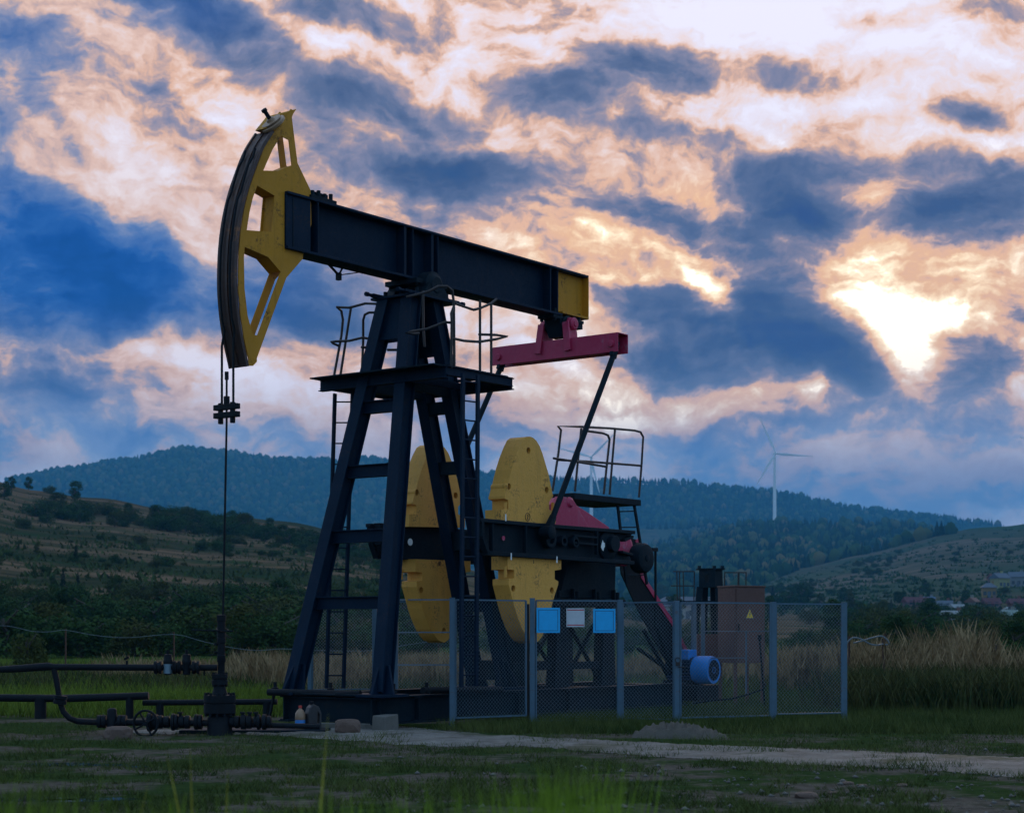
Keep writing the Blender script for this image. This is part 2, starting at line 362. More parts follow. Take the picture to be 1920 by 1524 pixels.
# haze-blue band low on the horizon
low = maprange(nt, el, 0.16, 0.06, 0, 0.88)
cl = mix(nt, low, cl, mix(nt, maprange(nt, NA, 0.42, 0.62), (.25, .36, .56), (.10, .21, .42)))
# the glow fades away from the sunset side of the sky
dvv = N(nt, 'ShaderNodeVectorMath', operation='DOT_PRODUCT'); lk(nt, tc.outputs['Generated'], dvv.inputs[0])
dvv.inputs[1].default_value = (math.sin(0.05), math.cos(0.05) * math.cos(0.15), math.sin(0.15))
sky = N(nt, 'ShaderNodeTexSky', sky_type='NISHITA'); sky.sun_disc = False; sky.sun_elevation = SUN_EL; sky.sun_rotation = SUN_AZ
skc = N(nt, 'ShaderNodeMix', data_type='RGBA', blend_type='MULTIPLY'); skc.inputs[0].default_value = 1
lk(nt, sky.outputs[0], skc.inputs[6]); skc.inputs[7].default_value = (.05, .05, .05, 1)
east = mix(nt, maprange(nt, dz, -0.1, 0.8), (.27, .43, .62), (.22, .38, .58))
east = mix(nt, 0.15, east, skc.outputs[2])
side = mix(nt, maprange(nt, dvv.outputs['Value'], -0.1, 0.93), east, (.38, .44, .56))
bgf = N(nt, 'ShaderNodeBackground'); lk(nt, cl, bgf.inputs[0]); bgf.inputs[1].default_value = 1.05
bgb = N(nt, 'ShaderNodeBackground'); lk(nt, side, bgb.inputs[0]); bgb.inputs[1].default_value = 1.25
front = maprange(nt, dvv.outputs['Value'], 0.80, 0.90, 0, 1)
ms = N(nt, 'ShaderNodeMixShader'); lk(nt, front, ms.inputs[0]); lk(nt, bgb.outputs[0], ms.inputs[1]); lk(nt, bgf.outputs[0], ms.inputs[2])
out = N(nt, 'ShaderNodeOutputWorld'); lk(nt, ms.outputs[0], out.inputs[0])
w.cycles.sampling_method = 'MANUAL'; w.cycles.sample_map_resolution = 512
# the veiled sun
sl = bpy.data.lights.new('sun', 'SUN'); so = bpy.data.objects.new('sun', sl); COL.objects.link(so)
sl.energy = 0.6; sl.angle = R(10); sl.color = (1.0, 0.72, 0.5)
sd = Vector((math.sin(SUN_AZ) * math.cos(SUN_EL), math.cos(SUN_AZ) * math.cos(SUN_EL), math.sin(SUN_EL)))
so.rotation_euler = sd.to_track_quat('Z', 'Y').to_euler(); so.location = (20, 60, 30)
# ---------------- the pumping unit
pj = empty('pumpjack', (X0, D0, 0), ANG)
tag(pj, 'large navy pumpjack with yellow horse head, ochre counterweights and red equalizer beam', 'pumpjack')
def V(u, v, z): return Vector((u, -v, z))
def sub(name, parent, mb, mat, **k): return mb.build(name, mat, parent, **k)
# horse head: two side plates, ribs between them, curved track in front
def Z1(x, y): return 380 + x / 5.08, 180 + y / 5.08
def Z2(x, y): return 380 + x / 4.233, 450 + y / 4.233
hv = .11
arc_pts = [(530.6, 222.6), (520, 242), (512, 244), (502, 259), (490, 278), (476.5, 314), (462.7, 353), (453, 392.6), (446, 436), (443, 475), (442, 510), (442, 544.5), (446, 591.7), (453, 636.6), (461.5, 674)]
outline = [(545.7, 204.6), (550.3, 208), (550.3, 213), (547.3, 220.4), (552.5, 263), (558, 306), (570, 331), (582.4, 357), (584, 420), (568.5, 478), (567.8, 485.4), (537, 521), (510, 594), (481.6, 672), (482, 678), (474.5, 685.8), (465, 686)]
outl = outline + [(x + 5, y) for x, y in reversed(arc_pts[2:])] + [(522, 243), (531, 224)]
holes = [[(526.7, 255.4), (541.8, 262.7), (547.3, 310), (521.7, 320.7), (493.8, 320), (511, 281)],
         [(482.4, 348.3), (514.8, 367), (509, 435), (462.7, 431.6), (468, 398), (474, 372)],
         [(459, 463), (502.8, 482), (526.5, 510), (483, 629), (474, 627.6), (464.3, 591.7), (458.5, 540), (457.5, 483)]]
def lv(p, v): return L(p[0], p[1], v)
hh = MB().prism([lv(p, hv) for p in outl], [[lv(p, hv) for p in h] for h in holes], (0, .014, 0)).build('horse_head', M['yellow'], pj)
def mirror_plate(pts): return [lv(p, hv) + Vector((0, 2 * hv - .014, 0)) for p in pts]
MB().prism(mirror_plate(outl), [mirror_plate(h) for h in holes], (0, .014, 0)).build('side_plate', M['yellow'], hh)
for a, b in (((493.8, 322), (521.7, 322.5)), ((521.7, 322.5), (547.3, 312)), ((463, 434), (509, 437)), ((480, 346), (516, 366)), ((458, 461), (504, 480)), ((504, 480), (528, 509)), ((473, 630), (484, 631)), ((517, 369), (511.5, 436))):
    p, q = lv(a, hv) + Vector((0, .012, 0)), lv(b, hv) + Vector((0, .012, 0))
    MB().hexa([p, q, q + Vector((0, .2, 0)), p + Vector((0, .2, 0))], [x + Vector((0, 0, .012)) for x in (p, q, q + Vector((0, .2, 0)), p + Vector((0, .2, 0)))]).build('inner_rib', M['yellow'], hh)
# curved track: thick strip with raised side lips and centre groove
tv = .165; tr = [L(x, y, tv) for x, y in arc_pts[2:]] + [L(464, 687, tv)]
sm = []
for i in range(len(tr) - 1):
    for k in range(3): sm.append(tr[i].lerp(tr[i + 1], k / 3))
sm.append(tr[-1])
for _ in range(3):
    sm = [sm[0]] + [(sm[i - 1] + sm[i] * 2 + sm[i + 1]) / 4 for i in range(1, len(sm) - 1)] + [sm[-1]]
def strip(y0, y1, f, b):
    mb = MB(); n = len(sm); vs = []
    for i, p in enumerate(sm):
        t = (sm[min(i + 1, n - 1)] - sm[max(i - 1, 0)]).normalized(); nn = Vector((t.z, 0, -t.x))
        if nn.x > 0: nn = -nn
        for yy in (y0, y1):
            for d in (f, b): vs.append(Vector((p.x, yy, p.z)) + nn * d)
    fs = []
    for i in range(n - 1):
        a = i * 4; c = a + 4
        fs += [(a, c, c + 2, a + 2), (a + 1, a + 3, c + 3, c + 1), (a, a + 1, c + 1, c), (a + 2, c + 2, c + 3, a + 3)]
    fs += [(0, 2, 3, 1), ((n - 1) * 4, (n - 1) * 4 + 1, (n - 1) * 4 + 3, (n - 1) * 4 + 2)]
    mb.add(vs, fs); return mb
tk = strip(-tv, tv, 0.0, -.03).build('track', M['track'], pj, smooth=True)
for a, b in ((-tv - .001, -tv + .03), (tv - .03, tv + .001), (-.018, .022)):
    strip(a, b, .016, -.012).build('track_rail', M['track'], tk, smooth=True)
# sheave block on top of the head
tp = MB(); top = [L(x, y, .0) for x, y in ((546, 207), (509, 217), (488, 243), (507, 250), (523, 243))]
tp.prism([p + Vector((0, -.105, 0)) for p in top], [], (0, .21, 0)); tp.build('top_block', M['yellow'], pj, bevel=.01)
ax = Vector((-.67, .06, .65)).normalized(); c0 = L(511, 231, .10)
sh = MB().lathe(c0, ax, [(-.05, .14), (-.03, .175), (.0, .175), (.01, .13), (.02, .12), (.022, .14), (.035, .14), (.04, .06), (.07, .05)], 24).build('sheave', M['bottle'], pj, smooth=True)
MB().lathe(c0 + ax * .07, ax, [(0, .028), (.1, .028), (.105, .04), (.14, .04), (.145, .02)], 12).build('pin', M['black'], sh)

# walking beam
zt, zb = 7.145, 6.385; fw = .17
ub0, ub1 = L(540, 400, fw).x, L(1104, 560, fw).x
uy = L(1047, 560, fw).x
bm_ = MB(); bm_.box(ub0, ub1, -fw, fw, zt - .035, zt); bm_.box(ub0, uy + .12, -fw, fw, zb, zb + .035)
bm_.box(ub0, uy, -.012, .012, zb + .035, zt - .035)
wb = bm_.build('walking_beam', M['navy'], pj, bevel=.004)
e_ = MB(); e_.box(uy, ub1 - .012, -.05, .05, zb + .08, zt - .035); e_.box(ub1 - .012, ub1 + .004, -fw + .003, fw - .003, zb + .04, zt - .037)
e_.box(uy + .12, ub1 - .013, -fw + .002, fw - .002, zb + .045, zb + .078); e_.build('beam_end', M['yellow'], wb)
for x, th in ((590, .02), (752, .05), (768, .02), (803, .05), (815, .02), (1026, .03), (1040, .02)):
    u = L(x, 450, .1).x
    for s in (-1, 1): MB().box(u, u + th, *sorted((s * .012, s * (fw - .012))), zb + .035, zt - .035).build('stiffener', M['navy'], wb)
u0_, u1_ = ub0 + .02, L(568, 430, fw).x
for s in (-1, 1): MB().box(ub0 + .12, ub0 + .14, *sorted((s * .012, s * (fw - .03))), zb + .04, zt - .04).build('stiffener', M['navydark'], wb)
sx_ = L(582, 400, .13).x
MB().box(ub0 - .004, sx_, -.135, .135, zb + .036, zt - .036).build('beam_socket', M['navy'], wb, bevel=.004)
# clamp on top of the beam behind the head
cl_ = MB(); uc = L(590, 365, 0).x
cl_.box(uc - .22, uc + .28, -.15, .15, zt, zt + .05)
for k in range(4):
    for s in (-1, 1): cl_.cyl((uc - .15 + k * .12, s * .1, zt + .05), (uc - .15 + k * .12, s * .1, zt + .12 + .02 * (k % 2)), .03, 6)
cl_.box(uc - .1, uc + .2, -.06, .06, zt + .05, zt + .13); cl_.build('beam_clamp', M['navydark'], pj, bevel=.004)
# small hanging bracket below the beam
hb = MB(); vb = -.1
a, b, c, d = L(612, 491, vb), L(645, 497, vb), L(635, 516, vb), L(680, 510, vb)
for p, q, r_ in ((a, c, .018), (b, c, .014), (c, d, .014)): hb.bar(p, q, r_ * 2, r_)
hb.box(c.x - .03, c.x + .03, c.y - .03, c.y + .03, c.z - .07, c.z + .03); hb.bar(d, L(690, 508, vb), .05, .05); hb.build('hanging_bracket', M['black'], pj)

# saddle bearing
zc = L(797, 532, .3).z; 
sb = MB(); sb.box(-.34, .34, -.3, .3, zb - .07, zb - .003); sb.lathe((0, -.4, zc), (0, 1, 0), [(0, .02), (.0, .11), (.04, .15), (.05, .19), (.22, .2), (.23, .12), (.57, .12), (.58, .2), (.75, .19), (.76, .15), (.8, .11)], 28)
for s in (-1, 1):
    sb.hexa([(-.3, s * .3 - .09, 6.13), (.3, s * .3 - .09, 6.13), (.3, s * .3 + .09, 6.13), (-.3, s * .3 + .09, 6.13)], [(-.16, s * .3 - .085, zc), (.16, s * .3 - .085, zc), (.16, s * .3 + .085, zc), (-.16, s * .3 + .085, zc)])
    for t in (-1, 1): sb.cyl((t * .33, s * .3, 6.13), (t * .33, s * .3, 6.24), .03, 6); sb.cyl((t * .28, s * .25, zb - .1), (t * .28, s * .25, zb - .02), .025, 6)
saddle = sb.build('saddle_bearing', M['navydark'], pj, smooth=True)

# Samson post tower
tz = 6.10
legs = {'fl': (L(549, 1290, -.82), L(727, 563, -.21), .20), 'fr': (L(716, 1300, .82), L(771, 563, .21), .20),
        'rl': (L(894, 1290, -.28), L(766, 563, -.24), .19), 'rr': (L(950, 1292, .28), L(812, 563, .24), .19)}
for k, (p, q, ww) in legs.items():
    p.z = .48; q.z = tz
    mb = MB(); mb.channel(p, q, ww, ww * 1.15, .018, up=(1, 0, 0) if k[0] == 'f' else (-1, 0, 0))
    d_ = (q - p).normalized(); mb.bar(p, q, ww * .55, ww * .9, up=(1, 0, 0))
    lg = mb.build('leg', M['navy'], pj, bevel=.004)
    g_ = MB(); g_.hexa([p + Vector((-.22, -.02, 0)), p + Vector((.22, -.02, 0)), p + Vector((.22, .02, 0)), p + Vector((-.22, .02, 0))], [p + d_ * .45 + Vector((-.1, -.02, 0)), p + d_ * .45 + Vector((.1, -.02, 0)), p + d_ * .45 + Vector((.1, .02, 0)), p + d_ * .45 + Vector((-.1, .02, 0))])
    g_.hexa([p + Vector((-.02, -.22, 0)), p + Vector((.02, -.22, 0)), p + Vector((.02, .22, 0)), p + Vector((-.02, .22, 0))], [p + d_ * .4 + Vector((-.02, -.1, 0)), p + d_ * .4 + Vector((.02, -.1, 0)), p + d_ * .4 + Vector((.02, .1, 0)), p + d_ * .4 + Vector((-.02, .1, 0))])
    g_.box(p.x - .26, p.x + .26, p.y - .24, p.y + .24, p.z - .04, p.z); g_.build('foot_gusset', M['navy'], lg, bevel=.004)
def leg_at(k, z):
    p, q, _ = legs[k]; t = (z - p.z) / (q.z - p.z); return p.lerp(q, t)
for yc, hgt in ((1130, .175), (1004, .18), (879, .18), (754, .18)):
    z = EYE + (HZ - yc) / F * 24.4; a, b = leg_at('fl', z), leg_at('fr', z); e = (b - a).normalized() * .05
    MB().channel(a + e, b - e, .12, hgt, .014).build('crossbar', M['navy'], pj, bevel=.003)
for yc, hgt in ((1255, .3), (1132, .26), (1018, .28), (888, .19), (783, .18)):
    z = EYE + (HZ - yc) / F * 27; a, b = leg_at('rl', z), leg_at('rr', z)
    MB().bar(a, b, .12, hgt).build('crossbar', M['navydark'], pj, bevel=.003)
for s, (a, b) in ((1, ('fl', 'rl')), (-1, ('fr', 'rr'))):
    q0, q1 = leg_at(a, 4.82), leg_at(b, 4.82); MB().bar(q0, q1, .08, .14).build('side_crossbar', M['navydark'], pj)
    q = [leg_at(a, tz), leg_at(b, tz), leg_at(b, 5.62), leg_at(a, 5.45)]; o_ = Vector((0, -.012 if s < 0 else .012, 0))
    if s > 0: MB().prism(q, [], o_).build('side_panel', M['navy'], pj)
q = [leg_at('fl', tz), leg_at('fr', tz), leg_at('fr', 5.5), leg_at('fl', 5.5)]
MB().prism([p + Vector((-.04, 0, 0)) for p in q], [], (.014, 0, 0)).build('front_panel', M['navy'], pj)
q = [leg_at('rl', tz), leg_at('rr', tz), leg_at('rr', 5.35), leg_at('rl', 5.35)]
MB().prism(q, [], (.014, 0, 0)).build('rear_panel', M['navy'], pj)
tpm = MB(); tpm.box(-.52, .5, -.42, .42, tz, tz + .035); tpm.bar((-.75, .3, tz + .06), (-.5, .3, tz + .02), .05, .03)
for x, y in ((-.6, .3), (-.6, -.3), (.58, -.3), (.58, .3)): tpm.cyl((x, y, tz + .05), (x + math.copysign(.12, x), y, tz + .05), .022, 8); tpm.cyl((x + math.copysign(.1, x), y, tz + .05), (x + math.copysign(.16, x), y, tz + .05), .035, 6)
tpm.box(-.62, .6, -.33, -.27, tz + .035, tz + .075); tpm.box(-.62, .6, .27, .33, tz + .035, tz + .075)
tpm.build('top_plate', M['navy'], pj, bevel=.004)

# platform round the tower
pz = 4.93; pu0, pu1 = L(601, 713, -1.2).x, L(961, 708, 1.2).x + .02
dk = MB()
for u in (pu0, pu1): dk.channel((u, -1.18, pz - .02), (u, 1.2, pz - .02), .1, .17, .014)
for y in (-1.16, 1.18): dk.channel((pu0, y, pz), (pu1, y, pz), .08, .13, .012)
for y in (-.45, .45): dk.bar((pu0, y, pz - .04), (pu1, y, pz - .04), .06, .1)
deck = dk.build('platform', M['navy'], pj, bevel=.003)
pl = MB()
for y0, y1 in ((-1.14, -.62), (.62, 1.16)): pl.box(pu0 + .05, pu1 - .05, y0, y1, pz + .07, pz + .09)
pl.box(pu0 - .25, pu0 - .02, -1.16, 1.18, pz + .05, pz + .07); pl.box(pu1 - .2, pu1 - .05, -.62, .62, pz + .07, pz + .09); pl.build('deck_plate', M['navydark'], deck)
def rail_part(name, lst, r=.017, par=None, mat='rail'):
    mb = MB()
    for pts in lst: mb.tube(pts, r, 8)
    return mb.build(name, M[mat], par or pj, smooth=True)
def px(lst, v): return [L(x, y, vv) for (x, y), vv in zip(lst, v if hasattr(v, '__len__') else [v] * len(lst))]
# guard rail on the well side
rail_part('guard_rail', [
    px([(625, 712), (640, 630), (643, 600), (640, 583), (632, 576), (655, 577), (685, 569), (712, 570)], [-1.18, -1.18, -1.18, -1.18, -1.1, -.9, -.6, -.35]),
    px([(637, 712), (658, 577)], -1.15), px([(678, 708), (681, 640), (681, 600), (684, 590), (692, 586), (706, 586)], [-.8, -.8, -.8, -.75, -.7, -.6]),
    px([(634, 648), (625, 644), (621, 641), (630, 640), (655, 639), (680, 633), (697, 636)], [-1.2, -1.2, -1.2, -1.15, -.95, -.7, -.6]),
    px([(678, 651), (694, 652)], -.75), px([(727, 656), (748, 656)], -.3)], .019)
rail_part('guard_rail', [
    px([(846, 690), (847, 600), (846, 588), (851, 575)], 1.18), px([(852, 690), (851, 575), (850, 560), (848, 545), (838, 537), (822, 537), (805, 546), (780, 553), (762, 557)], [1.15, 1.15, 1.15, 1.15, 1.12, 1.08, 1.0, .9, .8]),
    px([(853, 569), (870, 575), (888, 581), (900, 578), (921, 569), (931, 561)], [1.15, 1.15, 1.15, 1.15, 1.1, 1.1]),
    px([(900, 700), (900, 563)], 1.15), px([(921, 704), (921, 570)], 1.15),
    px([(898, 627), (930, 628), (951, 631), (930, 636), (898, 641), (870, 639), (847, 634)], [1.1, 1.15, 1.2, 1.2, 1.15, 1.15, 1.15]),
    px([(845, 605), (835, 604), (800, 617), (775, 621), (762, 624), (775, 626), (786, 625)], [1.15, 1.1, .95, .9, .9, .92, .95]),
    px([(793, 545), (794, 620), (796, 650)], .7)], .019)
def ladder(name, bot0, bot1, top0, top1, nr, rw=.05, mat='rail', par=None, rr=.012):
    mb = MB(); mb.bar(bot0, top0, rw, rw * .6, up=(0, 1, 0)); mb.bar(bot1, top1, rw, rw * .6, up=(0, 1, 0)); o = mb.build(name, M[mat], par or pj)
    for i in range(nr):
        t = (i + .6) / nr; MB().cyl(Vector(bot0).lerp(Vector(top0), t), Vector(bot1).lerp(Vector(top1), t), rr, 6).build('rung', M[mat], o)
    return o
# ladder on the well side (far end of the platform) and on the near side
ladder('ladder', L(612, 1290, -1.0), L(644, 1290, -1.0), L(628, 738, -1.2), L(661, 738, -1.2), 14, .055, 'navy')
ladder('ladder', L(865, 1288, 1.48), L(893, 1286, 1.48), L(868, 700, 1.28), L(896, 704, 1.28), 16, .06, 'navy')

# equalizer and pitmans
eq = MB(); eu = 3.42; ez = 5.86; eh = .30
y0, y1 = -1.24, 1.26
eq.box(eu, eu + .014, y0, y1, ez - eh / 2, ez + eh / 2); eq.box(eu + .28, eu + .294, y0, y1, ez - eh / 2, ez + eh / 2)
eq.box(eu + .014, eu + .28, y0, y1, ez + eh / 2 - .014, ez + eh / 2)
eq.box(eu + .014, eu + .28, y0 + .35, y1 - .35, ez - eh / 2 + .001, ez - eh / 2 + .015)
eqo = eq.build('equalizer', M['red'], pj, bevel=.003)
for y in (-1.12, 1.12): MB().lathe((eu - .035, y, ez - .02), (1, 0, 0), [(0, .045), (.01, .055), (.034, .055)], 16).build('pin', M['red'], eqo)
yk = MB()
for s in (-1, 1):
    yk.prism([(eu - .02 + .02, s * .22, ez + .13), (eu + .30, s * .22, ez + .13), (eu + .25, s * .22, ez + .42), (eu + .19, s * .22, ez + .5), (eu + .08, s * .22, ez + .5), (eu + .03, s * .22, ez + .42)], [], (0, s * .05, 0))
    yk.lathe((eu + .14, s * .22, ez + .4), (0, s, 0), [(0, .1), (.09, .1), (.11, .085), (.112, .05), (.13, .05)], 20)
    yk.bar((eu - .006, s * .24, ez + .42), (eu - .03, s * .3, ez - .05), .12, .035, up=(1, 0, 0))
yk.build('yoke', M['red'], eqo, bevel=.006)
tb = MB(); tb.hexa([(eu + .05, -.13, ez + .2), (eu + .24, -.13, ez + .2), (eu + .24, .13, ez + .2), (eu + .05, .13, ez + .2)], [(eu - .06, -.16, zb - .02), (eu + .3, -.16, zb - .02), (eu + .3, .16, zb - .02), (eu - .06, .16, zb - .02)])
tb.lathe((eu + .14, -.2, ez + .4), (0, 1, 0), [(0, .09), (.02, .14), (.38, .14), (.4, .09)], 20)
tb.box(eu - .22, eu + .62, -.16, .16, zb - .05, zb - .004); tb.box(eu + .45, eu + .6, -.15, .15, zb - .14, zb - .05)
for y in (-.13, .13):
    for x in (-.15, .52): tb.cyl((eu + x, y, zb - .09), (eu + x, y, zb + .1), .028, 6)
tb.build('tail_bearing', M['navydark'], pj, smooth=True)
pt = L(1145, 664, 1.12); pb = L(1026, 998, 1.16)
for s in (-1, 1):
    a = Vector((eu + .14, s * pt.y, ez - .06)); b = Vector((pb.x, s * pb.y, pb.z))
    m = MB(); m.tube([a, b], .045, 10); p_ = m.build('pitman', M['navydark'], pj, smooth=True)
    m = MB(); m.lathe(b + Vector((0, -.1 * 1, 0)), (0, 1, 0), [(0, .08), (.01, .1), (.19, .1), (.2, .08)], 20); m.bar(b, b + (a - b).normalized() * .3, .1, .13, w1=.07, h1=.08)
    m.build('wrist_bearing', M['navydark'], p_, smooth=True)
    MB().bar(a + Vector((0, 0, .1)), a + (b - a).normalized() * .2, .06, .13).build('rod_end', M['navydark'], p_)

# cranks with counterweights (built on the near side, mirrored to the far side)
def W6(x, y): return 720 + x / 3.43, 780 + y / 3.43
def crank(s):
    def T(p): return Vector((p[0], p[1] * s, p[2]))
    vf = 1.10
    def f(x, y, v=vf): p = L(*W6(x, y), v); return T(p)
    outline_ = [(605, 655), (1000, 690), (1600, 735), (1590, 778), (1535, 800), (1490, 812), (1478, 850), (1520, 872), (1580, 890), (1595, 955), (1300, 935), (680, 895), (640, 860), (610, 800)]
    body = MB(); body.prism([f(x, y, vf - .1) for x, y in outline_], [], (0, s * .13, 0))
    c = body.build('crank', M['navydark'], pj, bevel=.01)
    fl = MB()
    def ridge(pts, wd, dep=.1, v=vf):
        for (a, b) in zip(pts[:-1], pts[1:]):
            p, q = f(*a, v - dep / 2), f(*b, v - dep / 2); fl.bar(p, q, dep, wd)
    ridge([(605, 668), (1000, 702), (1600, 748)], .055); ridge([(650, 880), (1300, 922), (1595, 943)], .06); ridge([(620, 680), (625, 780), (660, 885)], .06)
    for x in (690, 905): ridge([(x, 690), (x, 880)], .03, .07)
    ridge([(1215, 770), (1365, 782)], .03, .06); ridge([(1215, 815), (1365, 828)], .03, .06); ridge([(1365, 740), (1365, 890)], .03, .06)
    ridge([(1535, 800), (1590, 775)], .04); ridge([(1520, 872), (1585, 892)], .04)
    fl.build('rim', M['navydark'], c, bevel=.006)
    for x, y, r in ((1125, 805, .085), (1200, 812, .085), (1040, 790, .14)):
        p = f(x, y, vf - .1); MB().lathe(p, (0, -s, 0), [(0, r), (.1, r), (.11, r * .92), (.11, r * .55), (.05, r * .5)], 24).build('boss', M['navydark'], c, smooth=True)
    p = f(1430, 832, vf - .1); bs = MB().lathe(p, (0, -s, 0), [(0, .24), (.04, .24), (.055, .22), (.06, .1)], 32)
    bs.build('boss', M['navydark'], c, smooth=True)
    if s > 0:
        q = f(1410, 832, vf - .025)
        MB().prism([q + Vector((a * .06, 0, b * .085)) for a, b in ((-.7, .3), (-.2, 1), (.2, .6), (.7, .5), (.8, -.2), (.3, -.5), (.1, -1), (-.4, -.8), (-1, -.3))], [], (0, .004, 0)).build('paint_mark', M['turbine'], c)
        q = f(765, 785, vf - .09); MB().lathe(q, (0, -s, 0), [(0, .035), (.012, .035)], 12).build('round_mark', M['red'], c)
    for k, lst in enumerate(([(755, 600), (755, 682), (1105, 690), (1105, 625), (1062, 600), (1062, 552), (1088, 515), (1070, 430), (1058, 370), (1040, 310), (1020, 242), (1000, 190), (980, 158), (958, 138), (938, 131), (915, 133), (895, 148), (870, 200), (845, 265), (822, 340), (800, 430), (777, 515), (777, 530), (800, 540), (800, 598)],
                             [(795, 900), (795, 985), (838, 990), (838, 1042), (803, 1048), (803, 1085), (820, 1150), (840, 1230), (862, 1300), (890, 1370), (915, 1415), (940, 1445), (975, 1460), (1000, 1440), (1020, 1410), (1040, 1350), (1060, 1300), (1080, 1215), (1098, 1150), (1120, 1085), (1122, 1062), (1098, 1048), (1098, 992), (1140, 985), (1140, 915)])):
        pts = [f(x, y, 1.03) for x, y in lst]
        hl = ((930, 222), (803, 453), (1047, 475)) if k == 0 else ((832, 1108), (1080, 1120), (975, 1380))
        hp = []
        for x, y in hl:
            q = f(x, y, 1.03); hp.append([q + Vector((math.cos(a_) * .05, 0, math.sin(a_) * .05)) for a_ in [j * math.pi / 7 for j in range(14)]])
        m = MB(); m.prism(pts, hp, (0, s * .30, 0)); wt = m.build('counterweight', M['wyellow'], pj, bevel=.022)
        for h in hp: MB().prism([q + Vector((0, s * .06, 0)) for q in h], [], (0, s * .02, 0)).build('hole_bottom', M['black'], wt)
        for x in (690 + 90, 1085):
            y = 590 if k == 0 else 1000
            q = f(x, y, 1.0); MB().cyl(q + Vector((0, 0, -.08)), q + Vector((0, 0, .08)), .025, 8).build('clamp_bolt', M['wyellow'], wt)
crank(1); crank(-1)
# white balance marks
for x, y in ((783, 652), (1075, 692), (818, 902), (1112, 922)):
    q = L(*W6(x, y), 1.125); MB().box(q.x - .012, q.x + .012, q.y - .003, q.y + .003, q.z - .05, q.z + .05).build('balance_mark', M['turbine'], pj)

q = L(767, 1016, -.84); MB().lathe(q + Vector((0, -.02, 0)), (0, -1, 0), [(0, .055), (.006, .055)], 16).build('round_mark', M['turbine'], pj)  # plain white disc on the far crank
def paint_digit(x, y, v, pts, sz, ringr=None):
    q = L(x, y, v) + Vector((0, -.004, 0)); m = MB(); P = [q + Vector((a * sz, 0, b * sz)) for a, b in pts]
    for a, b in zip(P[:-1], P[1:]): m.bar(a, b, .010, .003, up=(0, 1, 0))
    if ringr: m.torus(q, (0, 1, 0), ringr, .005, 24, 4)
    m.build('paint_mark', M['track'], pj)
paint_digit(989, 969, 1.03, [(-.4, .6), (0, 1), (.4, .6), (.3, .1), (-.4, -.9), (.5, -.9)], .03, .058)
paint_digit(1000, 1053, 1.03, [(-.4, 1), (.4, .8), (0, .2), (.4, -.2), (.3, -.8), (-.4, -.9)], .022)
paint_digit(824, 1056, -.73, [(-.5, 0), (0, 1), (.5, 0), (0, -1), (-.5, 0)], .022, .03)
# gearbox on its pedestal
gu = L(1135, 1020, .95).x; gz = 2.70
gb = MB(); gb.box(gu - 1.0, gu + 1.0, -.5, .5, gz - .1, gz + .0)
gb.hexa([(gu - .62, -.5, gz - .85), (gu + .95, -.5, gz - .85), (gu + .95, .5, gz - .85), (gu - .62, .5, gz - .85)], [(gu - .3, -.5, gz - .1), (gu + .98, -.5, gz - .1), (gu + .98, .5, gz - .1), (gu - .3, .5, gz - .1)])
gb.box(gu - 1.0, gu + 1.15, -.58, .58, gz - .98, gz - .86)
gb.cyl((gu, -1.15, gz), (gu, 1.15, gz), .13, 20); gb.cyl((gu, -.7, gz), (gu, .7, gz), .25, 24)
for x in (-.8, -.3, .3, .85):
    gb.box(gu + x - .02, gu + x + .02, -.57, -.5, gz - .86, gz - .7); gb.cyl((gu + x + .1, -.54, gz - .86), (gu + x + .1, -.54, gz - .74), .04, 6)
gb.build('gearbox', M['navydark'], pj, bevel=.01)
cv = MB()
ga = [L(x, y, .5) for x, y in ((1040, 992), (1042, 944), (1052, 930), (1074, 934), (1106, 990))]
cv.prism(ga, [], (0, .12, 0))
gb2 = [L(x, y, .5) for x, y in ((1042, 990), (1042, 946), (1060, 932), (1076, 935), (1118, 962), (1155, 988), (1150, 1000), (1110, 1004))]
cv.prism([p + Vector((0, .125, 0)) for p in gb2], [], (0, .8, 0))
cv.lathe(L(1072, 942, .53), (0, 1, 0), [(0, .05), (.03, .09), (.06, .09)], 18)
q0 = L(1172, 1030, .5); cv.lathe(q0, (0, 1, 0), [(0, .22), (.02, .28), (.4, .28)], 24)
cv.build('gearbox_cover', M['red'], pj, bevel=.012)
ped = MB()
for u in (gu - .55, gu + .75):
    for y in (-.42, .42):
        ped.hexa([(u - .2, y - .09, .42), (u + .2, y - .09, .42), (u + .2, y + .09, .42), (u - .2, y + .09, .42)], [(u - .13, y - .09, gz - .98), (u + .15, y - .09, gz - .98), (u + .15, y + .09, gz - .98), (u - .13, y + .09, gz - .98)])
for y in (-.42, .42):
    ped.bar((gu - .6, y, .78), (gu + .8, y, .78), .06, .12); ped.bar((gu - .4, y, 1.6), (gu + .62, y, .5), .03, .07, up=(0, 1, 0)); ped.bar((gu + .62, y, 1.6), (gu - .4, y, .5), .03, .07, up=(0, 1, 0))
ped.bar((gu - 1.75, -.42, .78), (gu - .55, -.42, .78), .06, .12)
ped.build('pedestal', M['navydark'], pj, bevel=.004)
# big brake drum on the input shaft
q = L(1214, 1046, .85)
MB().lathe(q + Vector((0, .24, 0)), (0, -1, 0), [(0, .2), (.02, .235), (.06, .25), (.18, .25), (.225, .225), (.24, .17), (.235, .06), (.25, .055), (.255, .04)], 32).build('brake_drum', M['navydark'], pj, smooth=True)
MB().cyl((q.x, q.y + .24, q.z), (q.x, .3, q.z), .05, 12).build('input_shaft', M['black'], pj)
